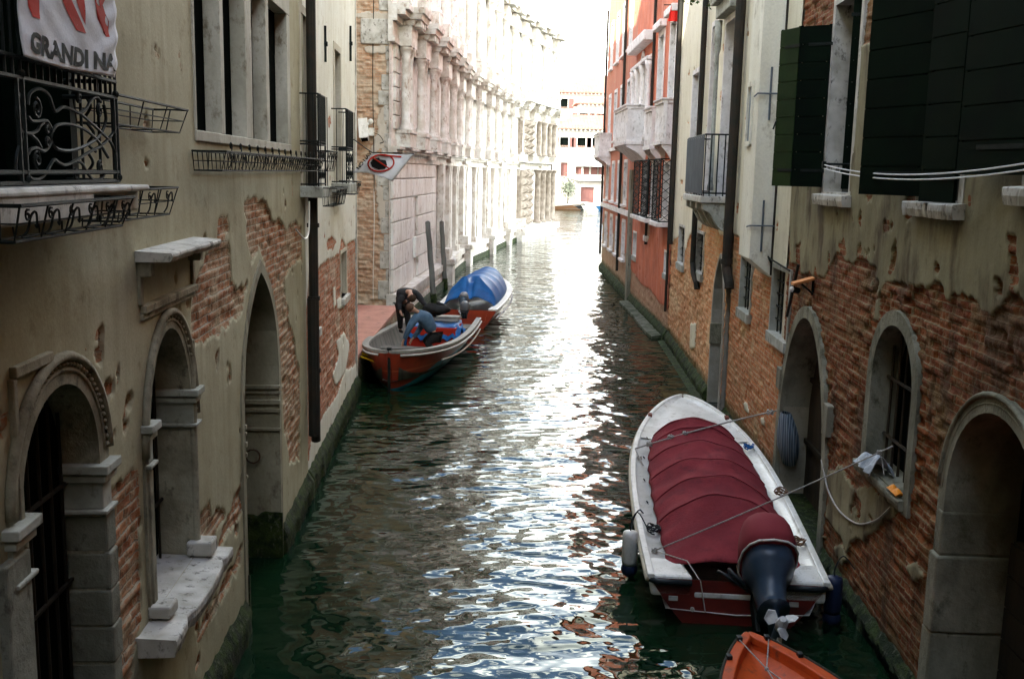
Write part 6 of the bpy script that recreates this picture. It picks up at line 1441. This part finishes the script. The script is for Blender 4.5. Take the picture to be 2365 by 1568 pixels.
aS = bp(-(hb(.10)-.12), .10, .03); wW = WE.P(*WE.sz(2062, 1030, -.05), -.05)
rope('long thin rope from the stern corner to the barred window', [aS, wW], .009, .02, ((.02,.04),(.985,.03)), (.985, [(.02,-.05,-.1),(.03,-.1,-.22)]))
rope('loose rope end hanging over the white transom', [aS, bp(-.55, .04, .10), bp(-.42, .0, -.02), bp(-.36, -.01, -.35)], .007, 0)
lp = [WE.P(*WE.sz(x, y, .04), .04) for x, y in ((1897, 1062), (1902, 1085), (1912, 1130), (1935, 1175), (1965, 1202), (1990, 1210), (2025, 1200), (2056, 1172))]
g = thing('wall_rope', 'pale rope hanging in a loop on the cement patch below the barred window', 'rope', lp[0]); MB().tube(bez(lp, 5), .012, 6).build('rope', ROPE, g, smooth=True)
BLUER = mat('blue_rope', (.015,.10,.30), None, 3, .8, .2); BRNR = mat('brown_rope', (.10,.04,.025), (.2,.13,.08), 30, .9, .4)
for (x, t, m_, lab) in ((hb(.655)-.14, .655, BLUER, 'blue rope knotted on the right deck of the white motorboat'), (hb(.40)-.06, .40, BRNR, 'brown rope coiled round a cleat on the right deck'), (hb(.16)-.14, .16, BRNR, 'dark rope tangle near the right stern of the white motorboat'), (-(hb(.185)-.16), .185, BLK, 'black cord knot on the left deck above the fender')):
    c = world(wb_, (x, Lw*t, sh(t)+.05)); g = thing('rope_knot', lab, 'rope', c); b = MB(); rnd = random.Random(int(t*1000))
    for q in range(5): a0 = rnd.random()*6; rr = .05+.05*rnd.random(); b.tube([c+Vector((rr*math.cos(a0+a)+rnd.random()*.01, rr*1.3*math.sin(a0+a), .02*math.sin(a*2+q)+.01*q)) for a in np.linspace(0, 5.6, 12)], .009, 5)
    b.tube(bez([c, c+Vector((.05,.12,0)), c+Vector((.0,.26,-.02))], 5), .008, 5); b.build('rope', m_, g, smooth=True)
g = thing('rope_knot', 'black cord hooked over the left gunwale of the motorboat', 'rope', bp(-hb(.25), .25)); b = MB(); b.tube(bez([bp(-(hb(.27)-.08), .27, .03), bp(-(hb(.26)-.02), .26, .10), bp(-(hb(.24)+.06), .24, .03), bp(-(hb(.20)+.12), .20, -.10)], 6), .010, 5); b.build('cord', BLK, g)
# things on the brick house
def wpt(W, k, x, y, o=0): return W.P(*W.sz(*zd(k, x, y), o), o)
lm = thing('wall_lamp', 'bright orange wooden board with a small black lamp above the pointed door', 'lamp', wpt(WE, 'n', 340, 350))
a_, c_ = wpt(WE, 'n', 350, 345, .02), wpt(WE, 'n', 205, 385, .36); v_ = (c_-a_)
b = MB(); w2_ = WE.d*.10; b.hexa([a_-w2_, a_+w2_, c_+w2_, c_-w2_, a_-w2_+Vector((0,0,.035)), a_+w2_+Vector((0,0,.035)), c_+w2_+Vector((0,0,.035)), c_-w2_+Vector((0,0,.035))]); b.build('board', mat('orange_wood', (.62,.26,.09), (.52,.2,.06), 4, .7, .3, 30), lm, bevel=.004)
b = MB(); b.tube([a_-Vector((0,0,.22)), a_], .02, 5); b.tube([a_-Vector((0,0,.2)), a_.lerp(c_, .55)-Vector((0,0,.02))], .014, 5); b.tube([c_-v_*.3-Vector((0,0,.10)), c_-Vector((0,0,.05))], .045, 8); b.build('lamp_body', IRON, lm); b = MB(); b.ball(c_-Vector((0,0,.055)), .04, 8, 6); b.build('bulb', WHITE, lm)
sk_ = thing('wooden_pole', 'dark wooden stick leaning against the wall beside the barred window', 'stick', wpt(WE, 'n', 165, 600, .1)); MB().tube([wpt(WE, 'n', 168, 600, .12), wpt(WE, 'n', 248, 245, .04)], .022, 6).build('stick', WOOD_D, sk_)
um = thing('folded_parasol', 'blue and white striped cloth bundle leaning in the pointed door', 'cloth', WE.P(d1-.3, .1, -.1))
def umb(u, v):
    a = u*2*math.pi; r_ = .03+.19*math.sin(math.pi*min(1, (1-v)*.72+.12))*(1+.12*math.sin(a*9)); p = WE.P(d1-.12, .55, -.16).lerp(WE.P(d1-.42, 1.45, .02), v); return p+WE.d*math.cos(a)*r_+WE.n*math.sin(a)*r_*.7
def stripe():
    t = NT('striped_cloth'); v = t.obj(); w_ = t.n('ShaderNodeTexWave'); w_.inputs['Scale'].default_value = 9; w_.inputs['Distortion'].default_value = 1; t.l(t.mapv(v, (1,1,.35), rot=(0,0,.4)), w_.inputs['Vector'])
    t.set(t.b.inputs['Base Color'], t.mix(t.rng(w_.outputs['Fac'], .45, .55), (.28,.34,.40), (.07,.12,.17))); t.b.inputs['Roughness'].default_value = .85; return t.m
grid_mb(37, 14, umb).build('cloth', stripe(), um, smooth=True)
sb_ = thing('plastic_bag', 'crumpled grey blue plastic sheet on the sill of the barred window', 'plastic sheet', WE.P(w1_-.1, wzb))
o = grid_mb(22, 14, lambda u, v: WE.P(w1_-.02-.62*u, wzb+.02+.10*abs(math.sin(u*6+v*3))*math.sin(math.pi*v)+.16*u*v*(1-v)*3, -.10+.26*v+.02*math.sin(u*20))).build('sheet', mat('grey_blue_plastic', (.42,.45,.48), (.25,.29,.33), 9, .4, .5, 20), sb_); o.modifiers.new('s', 'SOLIDIFY').thickness = .004
ob_ = thing('orange_packet', 'small orange packet at the near end of the barred window sill', 'packet', WE.P(w0_+.2, wzb)); o = grid_mb(12, 8, lambda u, v: WE.P(w0_+.32-.3*u, wzb+.015+.05*abs(math.sin(u*7))*math.sin(math.pi*v), -.0+.10*v)).build('packet', mat('orange_foil', (.75,.26,.02), None, 3, .4, .3), ob_); o.modifiers.new('s', 'SOLIDIFY').thickness = .01
# overhead balcony with hanging plant on the cream house
b = MB(); b.prism([(0,9.3),(.9,9.75),(.9,10.0),(0,10.0)], lambda p: WG.P(WG.at(21.2), p[1], p[0]), lambda p: WG.P(WG.at(23.0), p[1], p[0])); b.build('upper_balcony', STE, G, bevel=.04)
hp_ = thing('hanging_plant', 'straggly green plant hanging below the topmost balcony of the cream house', 'plant', WG.P(WG.at(23.2), 9.8, .5))
st_ = MB(); lf = MB(); rnd = random.Random(12)
for i in range(9):
    p = WG.P(WG.at(22.6+rnd.random()*1.1), 9.9, .4+rnd.random()*.4); q = [p]
    for k in range(6): p = p+Vector((rnd.gauss(0,.06), rnd.gauss(0,.06), -.12-.15*rnd.random())); q.append(p)
    st_.tube(q, .008, 4)
    for p in q[1:]:
        for k in range(7):
            d = Vector((rnd.gauss(0,1), rnd.gauss(0,1), rnd.gauss(0,.7))).normalized()*.11; e = d.cross(Vector((0,0,1))).normalized()*.025; lf.add([p, p+d*.5+e, p+d, p+d*.5-e], [(0,1,2,3)])
st_.build('stems', WOOD_D, hp_); lf.build('leaves', LEAF, hp_)

# ================================================================== PEOPLE
SKINM = mat('skin', (.42,.24,.17), (.36,.20,.14), 6, .6, .1)
def skin_obj(name, joints, edges, m, parent, sub=2, smooth=True):
    me = bpy.data.meshes.new(name); off = root_of(parent).location
    names = list(joints); me.from_pydata([tuple(Vector(joints[n][0])-off) for n in names], [(names.index(a), names.index(b_)) for a, b_ in edges], []); me.materials.append(m)
    o = bpy.data.objects.new(name, me); scene.collection.objects.link(o); o.parent = parent
    md = o.modifiers.new('skin', 'SKIN'); md.use_smooth_shade = True; md.branch_smoothing = .6
    for i, n in enumerate(names): r = joints[n][1]; me.skin_vertices[0].data[i].radius = r if isinstance(r, tuple) else (r, r)
    me.skin_vertices[0].data[0].use_root = True
    s_ = o.modifiers.new('sub', 'SUBSURF'); s_.levels = sub; s_.render_levels = sub; return o
def person(label, J, top, trousers, hair, topname='jumper', bald=False):
    g = thing('person', label, 'person', (J['pelvis'].x, J['pelvis'].y, min(J['ankle_a'].z, J['ankle_b'].z)))
    mid = lambda a, b_, t=.5: J[a].lerp(J[b_], t)
    j = {'pelvis': (J['pelvis'], .11), 'spine': (J['spine'], .10), 'chest': (J['chest'], .10), 'neck': (J['neck'], .055), 'head': (J['head'], .098)}
    hd = (J['head']-J['neck']).normalized(); j['crown'] = (J['head']+hd*.07, .078)
    e = [('pelvis','spine'),('spine','chest'),('chest','neck'),('neck','head'),('head','crown')]
    for k in 'ab':
        j['sh'+k] = (J['sh_'+k], .05); j['el'+k] = (J['el_'+k], .042); j['wr'+k] = (J['wr_'+k], .028); j['hip'+k] = (J['hip_'+k], .09); j['kn'+k] = (J['kn_'+k], .06); j['an'+k] = (J['ankle_'+k], .042)
        e += [('chest','sh'+k),('sh'+k,'el'+k),('el'+k,'wr'+k),('pelvis','hip'+k),('hip'+k,'kn'+k),('kn'+k,'an'+k)]
        d = (J['wr_'+k]-J['el_'+k]).normalized(); s_ = d.orthogonal().normalized(); palm = J['wr_'+k]+d*.07; j['pa'+k] = (palm, (.040, .022)); e.append(('wr'+k, 'pa'+k))
        nn = d.cross(s_)
        for i, (off_, ln) in enumerate(((-.03,.062),(-.01,.075),(.01,.07),(.03,.055))):
            a = palm+s_*off_+d*.02; c = a+d*ln*.55-nn*.01; f_ = a+d*ln*.9-nn*.035
            for q, (pt_, r_) in enumerate(((c, .0095), (f_, .008))): j[f'f{k}{i}{q}'] = (pt_, r_)
            e += [('pa'+k, f'f{k}{i}0'), (f'f{k}{i}0', f'f{k}{i}1')]
        th = J['wr_'+k]+d*.035+s_*.045; j['th'+k] = (th, .011); j['tt'+k] = (th+d*.035-nn*.02, .009); e += [('wr'+k, 'th'+k), ('th'+k, 'tt'+k)]
    body = skin_obj('body', j, e, SKINM, g)
    j2 = {'chest': (J['chest'], .235), 'spine': (J['spine'], .215), 'pelvis': (J['pelvis'], .19), 'collar': (J['chest'].lerp(J['neck'], .75), .10)}; e2 = [('chest','spine'),('spine','pelvis'),('chest','collar')]
    for k in 'ab':
        j2['sh'+k] = (J['sh_'+k], .125); j2['el'+k] = (J['el_'+k], .082); j2['cf'+k] = (J['el_'+k].lerp(J['wr_'+k], .88), .055); e2 += [('chest','sh'+k),('sh'+k,'el'+k),('el'+k,'cf'+k)]
    skin_obj(topname, j2, e2, top, g)
    j3 = {'pelvis': (J['pelvis'], .18)}; e3 = []
    for k in 'ab':
        j3['hip'+k] = (J['hip_'+k], .14); j3['kn'+k] = (J['kn_'+k], .095); j3['an'+k] = (J['kn_'+k].lerp(J['ankle_'+k], .93), .07); e3 += [('pelvis','hip'+k),('hip'+k,'kn'+k),('kn'+k,'an'+k)]
    skin_obj('trousers', j3, e3, trousers, g)
    for k in 'ab':
        p = J['ankle_'+k]; f_ = Vector((J['head'].x-J['pelvis'].x, J['head'].y-J['pelvis'].y, 0)).normalized(); skin_obj('shoe', {'h': (p-f_*.05-Vector((0,0,.02)), .048), 'm': (p+f_*.08-Vector((0,0,.025)), .046), 't': (p+f_*.18-Vector((0,0,.03)), .036)}, [('h','m'),('m','t')], BLKP, g)
    up = hd; face = J['face'].normalized(); face = (face-up*face.dot(up)).normalized(); sd = up.cross(face)
    hc = J['head']+up*.03
    def hr(u, v):
        a = u*2*math.pi; ph = v*math.pi*.56; d = up*math.cos(ph)+(face*math.cos(a)+sd*math.sin(a))*math.sin(ph); r_ = .119*(1+.05*math.sin(a*7+ph*9)); k = d.dot(face); r_ *= 1-.14*max(0, k)*(ph > .9); return hc-face*.018+d*r_
    o = grid_mb(25, 12, hr).build('hair', hair, g, smooth=True)
    b = MB(); b.loft([[J['head']+face*(.086+q)+up*z_+sd*x_ for x_ in (-.014, 0, .014)]+[J['head']+face*.07+up*z_] for q, z_ in ((.0,.025),(.018,-.01),(.006,-.02))]); b.build('nose', SKINM, g, smooth=True)
    for s_ in (-1, 1): b = MB(); b.ball(J['head']+sd*s_*.098-face*.005, .026, 6, 5, (.6,.9,1.2)); b.build('ear', SKINM, g, smooth=True); b = MB(); b.ball(J['head']+face*.086+sd*s_*.034+up*.018, .011, 6, 5); b.build('eye', BLKP, g, smooth=True)
    return g
hp = lambda x, y, Y: aty(*zd('h', x, y), Y)
J = dict(pelvis=hp(862,845,25.75), spine=hp(815,745,25.7), chest=hp(750,668,25.62), neck=hp(695,630,25.5), head=hp(648,608,25.42), sh_a=hp(690,690,25.4), el_a=hp(625,800,25.25), wr_a=hp(578,915,25.3), sh_b=hp(800,650,25.85), el_b=hp(735,800,25.95), wr_b=hp(660,900,25.8),
         face=Vector((-.6,-.5,-.8)), hip_a=hp(880,880,25.62), hip_b=hp(850,880,25.92))
for k, dy in (('a', -.12), ('b', .12)):
    h_ = J['hip_'+k]; J['kn_'+k] = Vector((h_.x-.20, h_.y+dy, .62)); J['ankle_'+k] = Vector((h_.x+.10, h_.y+dy*1.2, .30))
person('man in a blue grey jumper and black trousers bending over inside the work boat', J, mat('blue_grey_wool', (.075,.125,.19), (.055,.10,.155), 9, .9, .6, 70), BLKP, mat('brown_hair', (.07,.04,.025), (.12,.07,.05), 20, .9, .5, 60))
J = dict(pelvis=hp(548,505,27.95), spine=hp(570,450,27.75), chest=hp(620,435,27.5), neck=hp(640,455,27.3), head=hp(648,495,27.2), sh_a=hp(545,490,27.45), el_a=hp(528,570,27.35), wr_a=hp(548,635,27.25), sh_b=hp(695,450,27.5), el_b=hp(752,530,27.4), wr_b=hp(800,590,27.25),
         face=Vector((.0,-.8,-.7)), hip_a=hp(535,560,27.95), hip_b=hp(600,560,28.02))
for k, x_ in (('a', 545), ('b', 622)):
    J['ankle_'+k] = hp(x_, 812, 27.9); h_ = J['hip_'+k]; J['kn_'+k] = h_.lerp(J['ankle_'+k], .5)+Vector((.02,-.10,0))
pz = J['ankle_a']
person('man in a black jumper bent double on the far side of the work boat', J, mat('black_wool', (.018,.018,.02), (.03,.03,.032), 7, .9, .5, 60), BLKP, mat('dark_hair', (.03,.018,.012), (.06,.035,.02), 20, .9, .5, 60))
bg_ = thing('black_sack', 'black cloth sack held by the man in black over the boat', 'sack'); c = hp(890, 615, 27.15); bg_.location = c
o = grid_mb(22, 14, lambda u, v: Vector(((.36*math.cos(2*math.pi*u)*math.sin(math.pi*v))*(1+.15*math.sin(u*25)), .2*math.sin(2*math.pi*u)*math.sin(math.pi*v), -.14*math.cos(math.pi*v)*(1+.3*math.sin(u*13))+.03*math.sin(u*18+v*6)))).build('cloth', BLKP, bg_, smooth=True, local=True)
